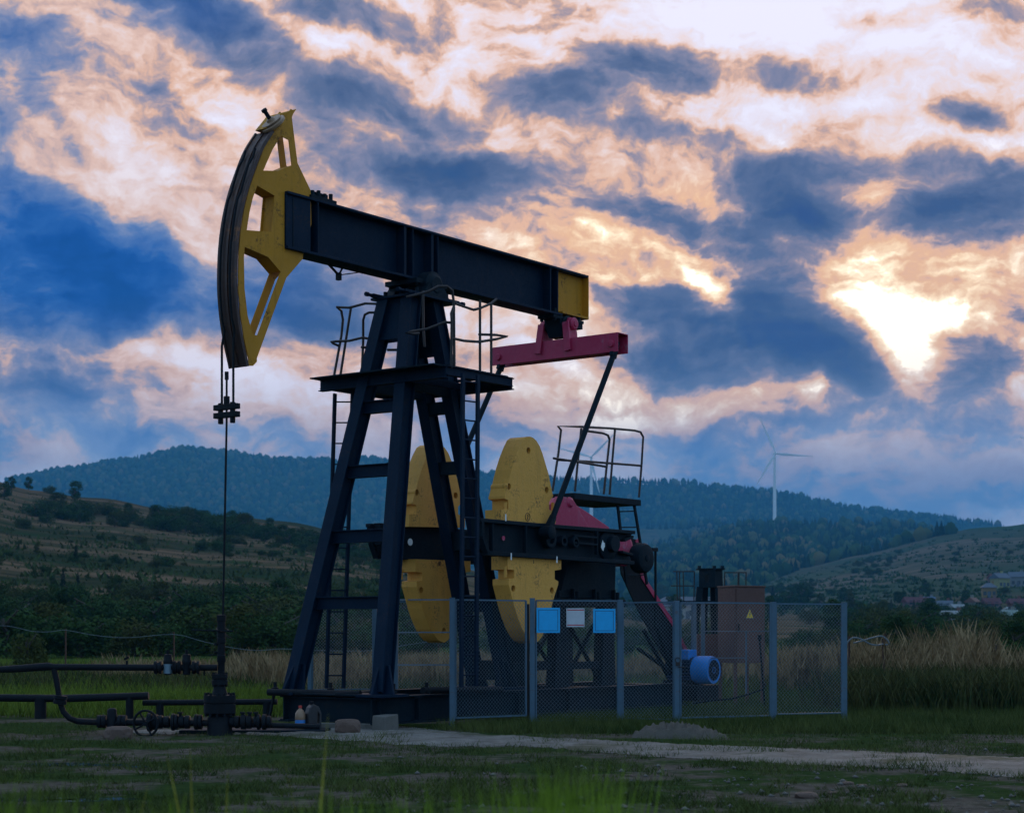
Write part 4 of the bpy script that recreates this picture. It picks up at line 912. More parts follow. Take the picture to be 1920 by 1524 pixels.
# ---------------- forests far off (each reads as one mass)
def forest(name, regions, sp, hgt, seed, con, label, dmin=0):
    g = np.random.default_rng(seed); pts = []
    for (xs_, tops, bots) in regions:
        x = xs_[0]
        while x < xs_[-1]:
            yt, yb = np.interp(x, xs_, tops), np.interp(x, xs_, bots)
            zt_ = terrain(np.full(DG.shape, x), DG); yy = np.minimum.accumulate(HZ - (zt_ - EYE) * F / DG)
            y = yb
            ylim = max(yt, yy[-1])
            while y > ylim:
                xx = x + sp * .8 * (g.random() - .5); q = y + sp * .3 * (g.random() - .5)
                i = np.argmax(yy <= q)
                if yy[i] <= q and DG[i] > dmin: pts.append((xx, DG[i] * (1 + .004 * g.random())))
                y -= sp * .55
            x += sp * .62
            if yt <= yy[-1] + 3:
                i = int(np.argmax(yy <= yy[-1] + .01))
                if DG[i] > dmin: pts.append((x, DG[i]))
    pts = np.array(pts); n = len(pts); z = terrain(pts[:, 0], pts[:, 1]); X = (pts[:, 0] - CX) / F * pts[:, 1]
    h = hgt * (.65 + .7 * g.random(n)); isc = g.random(n) < (con(pts[:, 0], pts[:, 1]) if callable(con) else con)
    k = 7; ang = np.arange(k) * 2 * np.pi / k
    VV, FF, base = [], [], 0
    for cm, prof in ((True, [(.0, .19), (.12, .24), (.38, .20), (.40, .15), (.66, .12), (.68, .08), (1.0, .005)]), (False, [(.0, .26), (.22, .36), (.45, .44), (.68, .40), (.88, .24), (1.0, .04)])):
        idx = np.where(isc == cm)[0]; m = len(idx); r = len(prof)
        if m == 0: continue
        pr = np.array(prof); rad = pr[None, :, 1, None] * (1 + (.18 if cm else .22) * (g.random((m, r, k)) - .5) * 2) * h[idx, None, None] * (1.0 if cm else .95)
        a = ang[None, None, :] + g.random((m, 1, 1)) * 6.28
        zz = pr[None, :, 0, None] * h[idx, None, None] + (g.random((m, r, k)) - .5) * .09 * h[idx, None, None] + z[idx, None, None] - 2.6
        v = np.stack([X[idx, None, None] + np.cos(a) * rad, pts[idx, 1][:, None, None] + np.sin(a) * rad, zz], -1).reshape(-1, 3)
        i, j, q = np.meshgrid(np.arange(m), np.arange(r - 1), np.arange(k), indexing='ij')
        b0 = base + i * r * k + j * k; f = np.stack([b0 + q, b0 + (q + 1) % k, b0 + k + (q + 1) % k, b0 + k + q], -1).reshape(-1, 4)
        VV.append(v); FF.append(f); base += len(v)
    V_ = np.concatenate(VV); tint = np.concatenate([np.repeat(g.random((isc == c_).sum()), 7 * 7 if c_ else 6 * 7) + (0 if c_ else .0) for c_ in (True, False)])
    kindv = np.concatenate([np.full(int((isc == True).sum()) * 49, 0.), np.full(int((isc == False).sum()) * 42, 1.)])
    o = npmesh(name, V_, np.concatenate(FF), M['forest'], smooth=False, attr={'tint': tint, 'broad': kindv})
    tag(o, label, 'forest', kind='stuff'); return o
fm_, fnt, fb = newmat('forest'); at1 = N(fnt, 'ShaderNodeAttribute'); at1.attribute_name = 'tint'; at2 = N(fnt, 'ShaderNodeAttribute'); at2.attribute_name = 'broad'
cA = ramp(fnt, at1.outputs['Fac'], [(0, (.006, .014, .010)), (1, (.018, .032, .018))]); cB = ramp(fnt, at1.outputs['Fac'], [(0, (.018, .042, .018)), (.6, (.05, .08, .03)), (.9, (.10, .10, .04)), (1, (.15, .11, .05))])
lk(fnt, mix(fnt, at2.outputs['Fac'], cA, cB), fb.inputs['Base Color']); fb.inputs['Roughness'].default_value = .9; fb.inputs['Specular IOR Level'].default_value = 0
M['forest'] = fm_
forest('far_forest', [([-60, 350, 700, 1200, 1990], [800, 800, 800, 800, 800], [1005, 1005, 1010, 990, 1000])], 9.0, 13.5, 3, lambda x, d: np.where(x > 880, .72, .22), 'blue hazed forest covering the far ridge behind the tower', 2850)
forest('middle_forest', [([1010, 1190, 1235, 1318, 1374, 1500, 1640, 1760, 1790], [1068, 1046, 1020, 1000, 960, 960, 960, 960, 985], [1128, 1128, 1126, 1122, 1118, 1066, 1034, 1004, 1000])], 8.0, 11, 4, lambda x, d: .75 + 0 * x, 'dark blue green forest on the lower hill below the wind turbine', 1000)
# ---------------- chain link fence round the unit
def mesh_panel(parent, p0, p1, z0, z1, pitch=.056, r=.0018, frame=True, mid=None, name='mesh_panel'):
    p0 = Vector(p0); p1 = Vector(p1); Ld = (p1 - p0).length; d = (p1 - p0) / Ld; Hh = z1 - z0; nrm = Vector((-d.y, d.x, 0))
    fr = MB()
    P3 = lambda s, t: Vector((p0.x + d.x * s, p0.y + d.y * s, z0 + t))
    if frame:
        for a, b in ((P3(0, Hh), P3(Ld, Hh)), (P3(0, 0), P3(Ld, 0)), (P3(0, 0), P3(0, Hh)), (P3(Ld, 0), P3(Ld, Hh))): fr.bar(a, b, .022, .022, up=nrm)
    if mid:
        for t in mid: fr.bar(P3(0, t), P3(Ld, t), .018, .018, up=nrm)
    o = fr.build('frame', M['fence'], parent) if fr.v else None
    w = MB(); k = -Hh
    while k < Ld:
        for sg in (1, -1):
            s0, t0, s1, t1 = (k, 0, k + Hh, Hh) if sg > 0 else (k, Hh, k + Hh, 0)
            # clip to 0..Ld
            if s0 < 0: t0 = t0 + (t1 - t0) * (0 - s0) / (s1 - s0); s0 = 0
            if s1 > Ld: t1 = t0 + (t1 - t0) * (Ld - s0) / (s1 - s0); s1 = Ld
            if s1 - s0 > .02: w.tube([P3(s0, t0) + nrm * (.002 * sg), P3(s1, t1) + nrm * (.002 * sg)], r, 3, caps=False)
        k += pitch
    w.build('wire_mesh', M['wire'], o if o else parent)
    return o
def zof(y, D): return EYE + (HZ - y) / F * D
def post(parent, x, D, yt, w=.07, name='post', tilt=0):
    p = gnd(x, D); m = MB(); zt_ = zof(yt, D)
    m.box(-w / 2, w / 2, -w / 2, w / 2, -.1, zt_); m.box(-w / 2 - .004, w / 2 + .004, -w / 2 - .004, w / 2 + .004, zt_, zt_ + .008)
    o = m.build(name, M['fence'], parent, bevel=.006); o.location = Vector(p) - Vector(parent.location); o.rotation_euler = (0, tilt, 0)
    return p
fe = empty('chain_link_fence', gnd(998, 25.2)); tag(fe, 'blue grey chain link fence with square posts in front of the counterweights', 'fence')
def rel(p): return Vector(p) - fe.location
PX = {848: 24.3, 998: 25.2, 1163: 25.6, 1270: 25.0, 1450: 25.7, 1583: 26.1, 742: 27.6}
TOP = {848: 1121, 998: 1122, 1163: 1125, 1270: 1127, 1450: 1129, 1583: 1130, 742: 1122}
for x in (848, 998, 1163, 1450, 1583, 742): post(fe, x, PX[x], TOP[x], .075)
o = MB(); q = rel(gnd(990, 25.3)); o.box(q.x - .02, q.x + .02, q.y - .02, q.y + .02, -.1, 1.72); o.build('post', M['rail'], fe)
def panel(x0, D0_, x1, D1_, yt, yb, mid=None, par=None):
    par = par or fe; a, b = gnd(x0, D0_), gnd(x1, D1_); Dm_ = (D0_ + D1_) / 2
    a = a - par.location; b = b - par.location
    return mesh_panel(par, a, b, zof(yb, Dm_), zof(yt, Dm_), mid=mid)
panel(854, 24.35, 986, 25.1, 1125, 1343); panel(1005, 25.22, 1158, 25.58, 1126, 1350); panel(1455, 25.72, 1578, 26.07, 1132, 1337)
for y in (1124, 1185, 1246): MB().bar(rel(at(746, y, 27.5)), rel(at(843, y, 24.45)), .02, .02).build('rail', M['fence'], fe)
# gate leaves
for nm, x0, d0, x1, d1, yt, yb, lab in (('gate_leaf', 1168, 25.58, 1263, 25.1, 1129, 1347, 'narrow'), ('gate_leaf', 1276, 25.02, 1444, 25.66, 1130, 1343, 'wide')):
    g_ = empty('fence_gate', gnd(x0, d0)); tag(g_, 'narrow chain link gate leaf between belt guard and signs' if lab == 'narrow' else 'wide chain link gate leaf in front of the blue motor', 'gate')
    mesh_panel(g_, gnd(x0, d0) - g_.location, gnd(x1, d1) - g_.location, zof(yb, (d0 + d1) / 2), zof(yt, (d0 + d1) / 2))
    if lab == 'wide':
        p = gnd(1270, 25.0) - g_.location; m = MB(); m.box(p.x - .045, p.x + .03, p.y - .035, p.y + .035, -.05, zof(1126, 25)); m.build('post', M['fence'], g_, bevel=.006)
        m = MB(); q = at(1271, 1237, 24.95) - g_.location; m.torus(q, (0, 1, 0), .035, .006, 16, 5); m.box(q.x - .03, q.x + .03, q.y - .015, q.y + .015, q.z - .08, q.z - .03); m.build('padlock', M['rail'], g_)
        m = MB(); q = at(1272, 1250, 24.95) - g_.location; m.bar(q, q + Vector((.1, 0, 0)), .015, .015); m.build('latch', M['rail'], g_)
# rear and side runs of the enclosure
fr2 = empty('chain_link_fence', gnd(585, 30.2)); tag(fr2, 'chain link fence run at the rear seen between the tower legs', 'fence')
for x, D in ((581, 30.2), (703, 30.6), (1000, 31.4), (1318, 31.6), (1302, 31.2)): post(fr2, x, D, 1124 + (8 if x > 900 else 0), .07)
panel(586, 30.2, 699, 30.6, 1140, 1292, par=fr2); panel(709, 30.6, 995, 31.4, 1128, 1296, par=fr2); panel(1006, 31.4, 1297, 31.2, 1132, 1300, par=fr2)
m = MB(); r2 = lambda p: Vector(p) - fr2.location
m.bar(r2(at(1320, 1183, 31.5)), r2(at(1443, 1183, 25.9)), .018, .018); m.bar(r2(at(1320, 1233, 31.5)), r2(at(1400, 1233, 27.6)), .018, .018); m.bar(r2(at(1399, 1184, 27.6)), r2(at(1399, 1300, 27.6)), .022, .022)
m.build('rail', M['fence'], fr2)

# ---------------- signs on the fence
def sign(x0, y0, x1, y1, D, mat, label, kind):
    a = at((x0 + x1) / 2, (y0 + y1) / 2, D); w_, h_ = (x1 - x0) / F * D, (y1 - y0) / F * D
    o = MB().box(-w_ / 2, w_ / 2, -.003, .003, -h_ / 2, h_ / 2).build('sign_plate', M[mat]); o.location = a; o.rotation_euler = (0, 0, R(4) if kind != 'w' else R(3))
    m = MB(); t = .006; e = .028 if kind == 'b' else .02; yy = -.0045
    if kind == 'b':
        for q in ((-w_ / 2 + e, w_ / 2 - e, h_ / 2 - e - t, h_ / 2 - e), (-w_ / 2 + e, w_ / 2 - e, -h_ / 2 + e, -h_ / 2 + e + t)): m.box(q[0], q[1], yy, yy + .001, q[2], q[3])
        for q in ((-w_ / 2 + e, -w_ / 2 + e + t), (w_ / 2 - e - t, w_ / 2 - e)): m.box(q[0], q[1], yy - .001, yy, -h_ / 2 + e, h_ / 2 - e)
        m.build('border_line', M['signdark'], o)
    else:
        for z_ in (h_ / 2 - e - .012, -h_ / 2 + e): MB().box(-w_ / 2 + .01, w_ / 2 - .01, yy, yy + .001, z_, z_ + .014).build('red_stripe', M['signred'], o)

    for sx in (-1, 1):
        for sz in (-1, 1): MB().cyl((sx * (w_ / 2 - .015), -.006, sz * (h_ / 2 - .015)), (sx * (w_ / 2 - .015), .02, sz * (h_ / 2 - .015)), .004, 6).build('tie_wire', M['wire'], o)
    tag(o, label, 'sign'); return o
sign(1006, 1139, 1050, 1186, 25.15, 'signblue', 'blank blue square sign on the fence in front of the yellow weight', 'b')
sign(1112, 1141, 1154, 1186, 25.4, 'signblue', 'blank blue square sign beside the gate post right of white sign', 'b')
sign(1062, 1140, 1096, 1175, 25.3, 'signwhite', 'white square sign with red line at top and bottom', 'w')

# ---------------- control cabinet
cD = 31.6; cb0 = empty('control_cabinet', gnd(1385, cD)); tag(cb0, 'tall brown steel control cabinet on legs behind the gate', 'cabinet')
def rc(p): return Vector(p) - cb0.location
A1, A2, A3 = gnd(1377.5, 31.0), gnd(1346, 31.7), gnd(1434, 31.4)
A4 = A3 + (A2 - A1)
zb_, zt2 = zof(1243, 31), zof(1100, 31)
bb_ = [rc(v) for v in (A1, A3, A4, A2)]
def lift(vs, z): return [Vector((v.x, v.y, z)) for v in vs]
MB().hexa(lift(bb_, zb_), lift(bb_, zt2)).build('body', M['brown'], cb0, bevel=.006)
c_ = sum(bb_, Vector()) / 4; roof = [c_ + (v - c_) * 1.04 for v in bb_]
MB().hexa(lift(roof, zt2 + .001), lift(roof, zt2 + .03)).build('roof', M['brown'], cb0, bevel=.004)
du = (rc(A3) - rc(A1)).normalized(); dn = Vector((du.y, -du.x, 0))
dr = MB(); p = rc(A1) + dn * .012; q = rc(A3) + dn * .012
dr.hexa(lift([p + du * .03, q - du * .03, q - du * .03 - dn * .01, p + du * .03 - dn * .01], zb_ + .03), lift([p + du * .03, q - du * .03, q - du * .03 - dn * .01, p + du * .03 - dn * .01], zt2 - .03))
drr = dr.build('door', M['brown'], cb0, bevel=.002)
hd = MB(); hq = p + du * .07 + dn * .02; hd.bar(Vector((hq.x, hq.y, zb_ + .55)), Vector((hq.x, hq.y, zb_ + .7)), .02, .02); hd.build('handle', M['black'], drr)
for v in bb_:
    m = MB(); vv = c_ + (v - c_) * .9; m.box(vv.x - .03, vv.x + .03, vv.y - .03, vv.y + .03, -.05, zb_); m.build('leg', M['brown'], cb0)
# lower box left of the cabinet
jb = empty('switch_box', gnd(1326, 32.2)); tag(jb, 'low brown switch box standing left of the tall cabinet', 'switch box')
m = MB(); m.box(-.2, .2, -.15, .15, zof(1245, 32.2), zof(1190, 32.2)); m.build('body', M['brown'], jb, bevel=.006)
for sx in (-.14, .14):
    m = MB(); m.box(sx - .02, sx + .02, -.02, .02, -.05, zof(1245, 32.2)); m.build('leg', M['brown'], jb)
m = MB(); m.box(-.19, .19, -.16, .16, zof(1190, 32.2) + .001, zof(1190, 32.2) + .015); m.build('lid', M['brown'], jb)
# warning triangle on its door
wx = du; wo = rc(A1).lerp(rc(A3), .47) + cb0.location + dn * .02
def tri(cx_, zc_, s, off): return [wo + wx * (cx_ + a * s) + Vector((0, 0, zc_ + b * s)) + dn * off for a, b in ((-.5, -.35), (.5, -.35), (0, .62))]
zc_ = zof(1152, 31) ; 
wsn = MB().prism(tri(0, zc_, .20, 0), [], dn * .003).build('warning_sign', M['signdark']); tag(wsn, 'yellow warning triangle with black lightning bolt on the brown cabinet', 'sign')
MB().prism(tri(0, zc_, .165, .0035), [], dn * .001).build('yellow_field', M['signyellow'], wsn)
bolt = [(.012, .055), (-.02, .005), (0, .005), (-.012, -.045), (.022, .015), (.002, .015), (.022, .055)]
MB().prism([wo + wx * (a) + Vector((0, 0, zc_ + b)) + dn * .0050 for a, b in bolt], [], dn * .001).build('lightning_bolt', M['signdark'], wsn)
st = MB(); st.bar(at(1424, 1196, 30.2), gnd(1434, 30.2, 0), .03, .03); st.box(at(1424, 1196, 30.2).x - .03, at(1424, 1196, 30.2).x + .03, 30.17, 30.23, zof(1200, 30.2), zof(1190, 30.2)); o = st.build('stake', M['black']); tag(o, 'dark leaning stake in front of the brown cabinet', 'stake')
cbm = MB().tube([at(x, y, 27.4) for x, y in ((1300, 1318), (1340, 1312), (1370, 1310), (1400, 1302), (1430, 1292), (1436, 1280))], .015, 6).build('power_cable', M['black'], smooth=True); tag(cbm, 'black power cable lying between motor and cabinet', 'cable')

# ---------------- second unit's post tower farther back
TD = 60.0; t2 = empty('pumpjack_tower', gnd(1331, TD)); tag(t2, 'smaller dark post tower with hand rails behind the brown cabinet', 'tower')
def rt(x, y, dd=0.0): return at(x, y, TD + dd) - t2.location
hd_ = MB(); z0_, z1_ = rt(0, 1101).z, rt(0, 1068).z
xl, xr_ = rt(1308, 0).x, rt(1355, 0).x; xm = rt(1337, 0).x
hd_.prism([(xl, -.4, z0_), (xm, -.5, z0_), (xm + .02, -.5, z1_), (xl + .01, -.4, z1_)], [[((xl + xm) / 2 + .07 * math.cos(a), -.45 + .0, (z0_ + z1_) / 2 + .14 * math.sin(a)) for a in [j * math.pi / 8 for j in range(16)]]], (0, .02, 0))
hd_.build('head_plate', M['navydark'], t2)
m = MB(); m.hexa([(xm - .02, -.5, z0_), (xr_, -.1, z0_), (xr_, .3, z0_), (xl + .1, .3, z0_)], [(xm - .02, -.5, z1_), (xr_ - .02, -.1, z1_ - .02), (xr_ - .02, .3, z1_), (xl + .1, .3, z1_)]); m.build('head_box', M['navydark'], t2)
m = MB(); m.box(xl - .03, xr_ + .03, -.5, .35, z1_, z1_ + .04)
for x in (1310, 1338, 1353): q = rt(x, 0).x; m.box(q - .05, q + .05, -.3, -.1, z1_ + .04, z1_ + .13)
m.build('top_plate', M['navydark'], t2)
for x0, x1, dd in ((1312, 1296, -.6), (1346, 1356, -.6), (1322, 1318, .6), (1337, 1340, .6)):
    m = MB(); a, b = rt(x0, 1101, dd * .4), rt(x1, 0, dd); b.z = -.05; m.bar(b, a, .2, .2, up=(0, 1, 0)); m.build('leg', M['navydark'], t2)
zp = rt(0, 1127).z; m = MB(); m.box(rt(1262, 0).x, rt(1408, 0).x, -1.2, 1.2, zp - .1, zp); m.build('platform', M['navydark'], t2)
for lst in ([(1262, 1071), (1302, 1071)], [(1258, 1098), (1302, 1098)], [(1360, 1073), (1400, 1073)], [(1360, 1098), (1400, 1098)]):
    m = MB(); a, b = [rt(x, y) for x, y in lst]; m.tube([a, b], .022, 6); m.build('guard_rail', M['rail'], t2)
for x in (1269, 1274, 1281, 1302, 1359, 1385, 1399):
    m = MB(); m.tube([rt(x, 1072), rt(x + (1 if x < 1300 else -1), 1127)], .022 if x != 1385 else .04, 6); m.build('rail_post', M['rail'], t2)

# ---------------- wellhead
WD = 22.4; wl = empty('wellhead', gnd(412, WD)); tag(wl, 'black flanged wellhead with stuffing box under the horse head', 'wellhead')
wz = lambda y: zof(y, WD); wxx = lambda x: (x - 412) / F * WD
def lz(y, r): return (wz(y), r / F * WD)
def lathe_px(name, prof, mat='black', parent=wl, x=412, D=WD, n=20):
    m = MB().lathe(((x - 412) / F * WD, 0, 0), (0, 0, 1), [lz(y, r) for y, r in prof], n); return m.build(name, M[mat], parent, smooth=True)
lathe_px('casing_head', [(1382, 24), (1345, 23), (1338, 17), (1336, 17)])
fl_ = lathe_px('main_flange', [(1336, 30), (1320, 30), (1319, 28), (1317, 28), (1316, 30), (1303, 30), (1302, 22)])
for k in range(12):
    a = k * math.pi / 6; m = MB(); x, y = math.cos(a) * .18, math.sin(a) * .18; m.cyl((x, y, wz(1342)), (x, y, wz(1298)), .018, 6); m.build('flange_bolt', M['black'], fl_)
lathe_px('tubing_neck', [(1302, 15), (1290, 12), (1284, 10.5), (1283, 10.5)])
fl2 = lathe_px('upper_flange', [(1283, 15), (1275, 15), (1274, 13), (1272, 13), (1271, 15), (1263, 15), (1262, 9)])
for k in range(8):
    a = k * math.pi / 4; m = MB(); x, y = math.cos(a) * .085, math.sin(a) * .085; m.cyl((x, y, wz(1287)), (x, y, wz(1260)), .012, 6); m.build('flange_bolt', M['black'], fl2)
lathe_px('stuffing_box', [(1263, 6.5), (1242, 6.5), (1240, 8), (1228, 8), (1227, 7), (1206, 7), (1205, 8.5), (1196, 8.5), (1195, 7.5), (1165, 7.5), (1164, 8.5), (1153, 8.5), (1152, 3)], x=415)
m = MB(); m.tube([(wxx(361), -.06, wz(1181)), (wxx(405), -.07, wz(1181.5)), (wxx(439), -.07, wz(1183))], .012, 6); m.build('packing_bar', M['black'], wl)
for a_, r_ in ((1207, .02), (1222, .016)): MB().tube([(wxx(402), -.02, wz(a_)), (wxx(410), 0, wz(a_ + 1))], r_, 6).build('bleed_plug', M['black'], wl)
m = MB(); m.torus((0, 0, 0), (0, 0, 1), .075, .008, 16, 5); o = m.build('rope_loop', M['wood'], wl); o.location = (wxx(417), 0, wz(1180)); o.rotation_euler = (.3, .2, 0)

def pipeline(name, label, D, cat='pipe'):
    e = empty(name, gnd(300, D)); tag(e, label, cat); return e, (lambda x, y, dd=0.0: at(x, y, D + dd) - gnd(300, D))
fl, pf = pipeline('flow_line', 'black upper flow line running left from the wellhead with two check valves', WD)
m = MB(); m.tube([pf(408, 1251), pf(290, 1251)], .04, 12); m.build('pipe', M['black'], fl, smooth=True)
m = MB(); m.tube([pf(290, 1251), pf(100, 1250), pf(90, 1249), pf(36, 1253), pf(-60, 1258)], [.042, .042, .052, .048, .03], 12); m.build('pipe', M['black'], fl, smooth=True)
m = MB(); m.tube([pf(101, 1252), pf(106, 1275), pf(111, 1306), pf(113, 1318), pf(119, 1334), pf(130, 1346), pf(146, 1352), pf(190, 1354)], .038, 12); m.build('pipe_bend', M['black'], fl, smooth=True)
m = MB(); c = pf(113, 1311); m.lathe(c, (.12, 0, 1), [(-.06, .06), (-.055, .085), (-.01, .085), (0, .07), (.01, .085), (.05, .085), (.055, .06)], 16); m.build('bend_flange', M['black'], fl, smooth=True)
m = MB(); m.cyl(pf(238, 1246), pf(238, 1238), .015, 8); m.bar(pf(233, 1236), pf(242, 1231), .02, .03); m.build('small_tap', M['black'], fl)
m = MB(); m.cyl(pf(383, 1256), pf(383, 1266), .012, 8); m.build('drip_stub', M['black'], fl)
for x, wt in ((315, True), (350, False)):
    v_ = MB().lathe(pf(x, 1265), (0, 0, 1), [(0, .03), (.01, .05), (.14, .055), (.15, .06), (.19, .06), (.2, .055), (.26, .05), (.27, .02)], 16).build('check_valve', M['black'], fl, smooth=True)
    for dx_ in (-18, 18):
        c = pf(x + dx_, 1251); MB().lathe(c + Vector((-.05, 0, 0)), (1, 0, 0), [(0, .06), (.002, .085), (.035, .085), (.04, .07), (.06, .07), (.065, .085), (.095, .085), (.1, .06)], 16).build('valve_flange', M['black'], v_, smooth=True)
    if wt: MB().lathe(pf(x, 1262), (0, 0, 1), [(0, .058), (.12, .060)], 16).build('white_paint_patch', M['wire'], v_, smooth=True)
    m = MB(); m.cyl(pf(x, 1226), pf(x, 1218), .02, 8); m.build('valve_stem', M['black'], v_)
wv_, pw = pipeline('valve_line', 'low valve line with handwheel lying along the concrete by the wellhead', WD - .05)
m = MB(); m.tube([pw(190, 1354), pw(470, 1355)], .04, 12); m.build('pipe', M['black'], wv_, smooth=True)
for x in (191, 229):
    MB().lathe(pw(x, 1352) + Vector((-.055, 0, 0)), (1, 0, 0), [(0, .06), (.002, .08), (.05, .085), (.055, .065), (.06, .085), (.11, .08), (.112, .05)], 16).build('valve_flange', M['black'], wv_, smooth=True)
MB().lathe(pw(210, 1368), (0, 0, 1), [(0, .055), (.01, .065), (.2, .065), (.21, .06), (.25, .062), (.27, .05), (.28, .03)], 16).build('valve_body', M['black'], wv_, smooth=True)
wh = MB(); wc_ = pw(273, 1356, -.12); wh.torus(wc_, (.25, 1, 0), .165, .016, 28, 8)
for k in range(4):
    a = k * math.pi / 2 + .5; wh.tube([wc_, wc_ + Vector((math.cos(a) * .16, -.04 * math.cos(a), math.sin(a) * .16))], .012, 6)
wh.lathe(wc_ - Vector((0, .03, 0)), (0, 1, 0), [(0, .03), (.15, .03)], 10); wh.build('handwheel', M['black'], wv_, smooth=True)
for x, r0, r1, l in ((286, .12, .10, 20), (306, .085, .075, 26), (328, .11, .10, 14), (346, .08, .085, 22), (372, .1, .095, 16), (440, .07, .08, 20), (462, .095, .085, 22), (482, .07, .1, 14), (500, .1, .08, 18)):
    c = pw(x, 1353); ll = l / F * WD; MB().lathe(c + Vector((-ll / 2, 0, 0)), (1, 0, 0), [(0, r0 * .7), (.01, r0), (ll * .45, r0), (ll * .5, r1 * .8), (ll * .55, r1), (ll - .01, r1), (ll, r1 * .7)], 16).build('valve_section', M['black'], wv_, smooth=True)
for x in (338, 455, 468, 480):
    m = MB(); m.cyl(pw(x, 1345), pw(x, 1335), .02, 8); m.box(pw(x, 0).x - .03, pw(x, 0).x + .03, -.03, .03, pw(0, 1337).z, pw(0, 1334).z); m.build('bolt_stub', M['black'], wv_)
m = MB().tube([pw(400, 1357), pw(540, 1360), pw(600, 1362)], .035, 10); m.build('pipe', M['black'], wv_, smooth=True)
# guard rails of pipe on posts behind the well
for lab, pts, posts, D in (('lower guard rail of dark pipe at the left edge on two posts', [(-60, 1307), (20, 1308), (120, 1309), (279, 1304)], [(76, 1309, .09), (243, 1306, .06)], 26.6), ('short guard rail of dark pipe passing behind the wellhead', [(268, 1317), (400, 1316), (520, 1315)], [(300, 1318, .06), (500, 1316, .06)], 26.9)):
    e = empty('pipe_rail', gnd(pts[0][0], D)); tag(e, lab, 'rail'); r0_ = e.location
    m = MB(); m.tube([at(x, y, D) - r0_ for x, y in pts], .045 if D == 26.9 else .058, 12); m.build('rail', M['black'], e, smooth=True)
    for x, y, w_ in posts:
        m = MB(); q = at(x, y, D) - r0_; m.cyl((q.x, q.y, -.05), q, w_, 10); m.build('post', M['black'], e, smooth=True)

# ---------------- small things by the base
def lumpy(name, mat, rx, ry, rz, seed, amp=.25, sub=3, cut=0.0):
    import bmesh
    bm = bmesh.new(); bmesh.ops.create_icosphere(bm, subdivisions=sub, radius=1)
    for v in bm.verts:
        n_ = noise.noise(v.co * 1.3 + Vector((seed, 0, 0))) * amp + noise.noise(v.co * 4 + Vector((0, seed, 0))) * amp * .35
        v.co *= 1 + n_
        v.co = Vector((max(-.86, min(.86, v.co.x)), max(-.86, min(.86, v.co.y)), max(-.8, min(.8, v.co.z))))
        v.co = Vector((v.co.x * rx, v.co.y * ry, v.co.z * rz))
    me = bpy.data.meshes.new(name); bm.to_mesh(me); bm.free(); me.materials.append(M[mat]); o = bpy.data.objects.new(name, me); COL.objects.link(o); return o
BD = 22.9
bt = empty('plastic_bottle', gnd(563, BD)); tag(bt, 'dirty ribbed plastic bottle with red cap in front of the skid', 'bottle')
pr = [(0, .05)] + [(.01, .066)] + [(.02 + .012 * i, .066 + (.003 if i % 2 else -.002)) for i in range(14)] + [(.21, .068), (.25, .066), (.29, .045), (.315, .02), (.33, .018)]
bs_ = MB().lathe((0, 0, .0), (0, 0, 1), pr, 20).build('body', M['bottle'], bt, smooth=True)
MB().lathe((0, 0, .325), (0, 0, 1), [(0, .023), (.03, .023), (.032, .015)], 14).build('cap', M['redcap'], bt)
MB().lathe((0, 0, .13), (0, 0, 1), [(0, .0685), (.04, .0685)], 20).build('blue_label', M['motor'], bs_)
jc = empty('jerry_can', gnd(587, BD + .05), .5); tag(jc, 'black dirty jerry can with side handle next to the bottle', 'jerry can')
m = MB(); m.prism([(-.09, -.07, 0), (.09, -.07, 0), (.095, -.07, .05), (.095, -.07, .25), (.06, -.07, .34), (-.02, -.07, .38), (-.07, -.07, .33), (-.095, -.07, .25)], [[(.035, -.07, .12), (.06, -.07, .12), (.065, -.07, .24), (.04, -.07, .27)]], (0, .14, 0)); m.build('body', M['can'], jc, bevel=.015)
MB().lathe((-.02, 0, .37), (0, 0, 1), [(0, .03), (.04, .03)], 12).build('cap', M['black'], jc)
rk = lumpy('rock', 'rock', .19, .14, .125, 3.1, .22); rk.location = gnd(652, 22.6, .095); tag(rk, 'flat topped reddish stone block standing on the path beside the skid', 'rock')
cbk = MB().hexa([(-.15, -.12, -.05), (.14, -.13, -.05), (.13, .12, -.05), (-.14, .12, -.05)], [(-.12, -.11, .24), (.13, -.12, .27), (.12, .12, .26), (-.12, .12, .25)]).build('concrete_block', M['concrete'], bevel=.012); cbk.location = gnd(722, 23.25, -.04); cbk.rotation_euler = (0, 0, R(50)); tag(cbk, 'pale concrete block under the front corner of the skid', 'concrete block')
cb2 = MB().box(-.45, .5, -.1, .1, -.05, .09).build('concrete_slab', M['concrete'], bevel=.01); cb2.location = gnd(655, 23.6); cb2.rotation_euler = (0, 0, R(-8)); tag(cb2, 'low concrete slab edge lying behind the stone block', 'concrete slab')
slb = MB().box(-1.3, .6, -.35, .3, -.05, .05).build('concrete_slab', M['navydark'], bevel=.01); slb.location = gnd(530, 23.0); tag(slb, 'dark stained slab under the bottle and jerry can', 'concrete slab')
r2k = lumpy('rock', 'rock', .2, .15, .12, 8.2, .25); r2k.location = gnd(222, 21.6, .06); tag(r2k, 'dark half buried rock on the ground below the handwheel', 'rock')
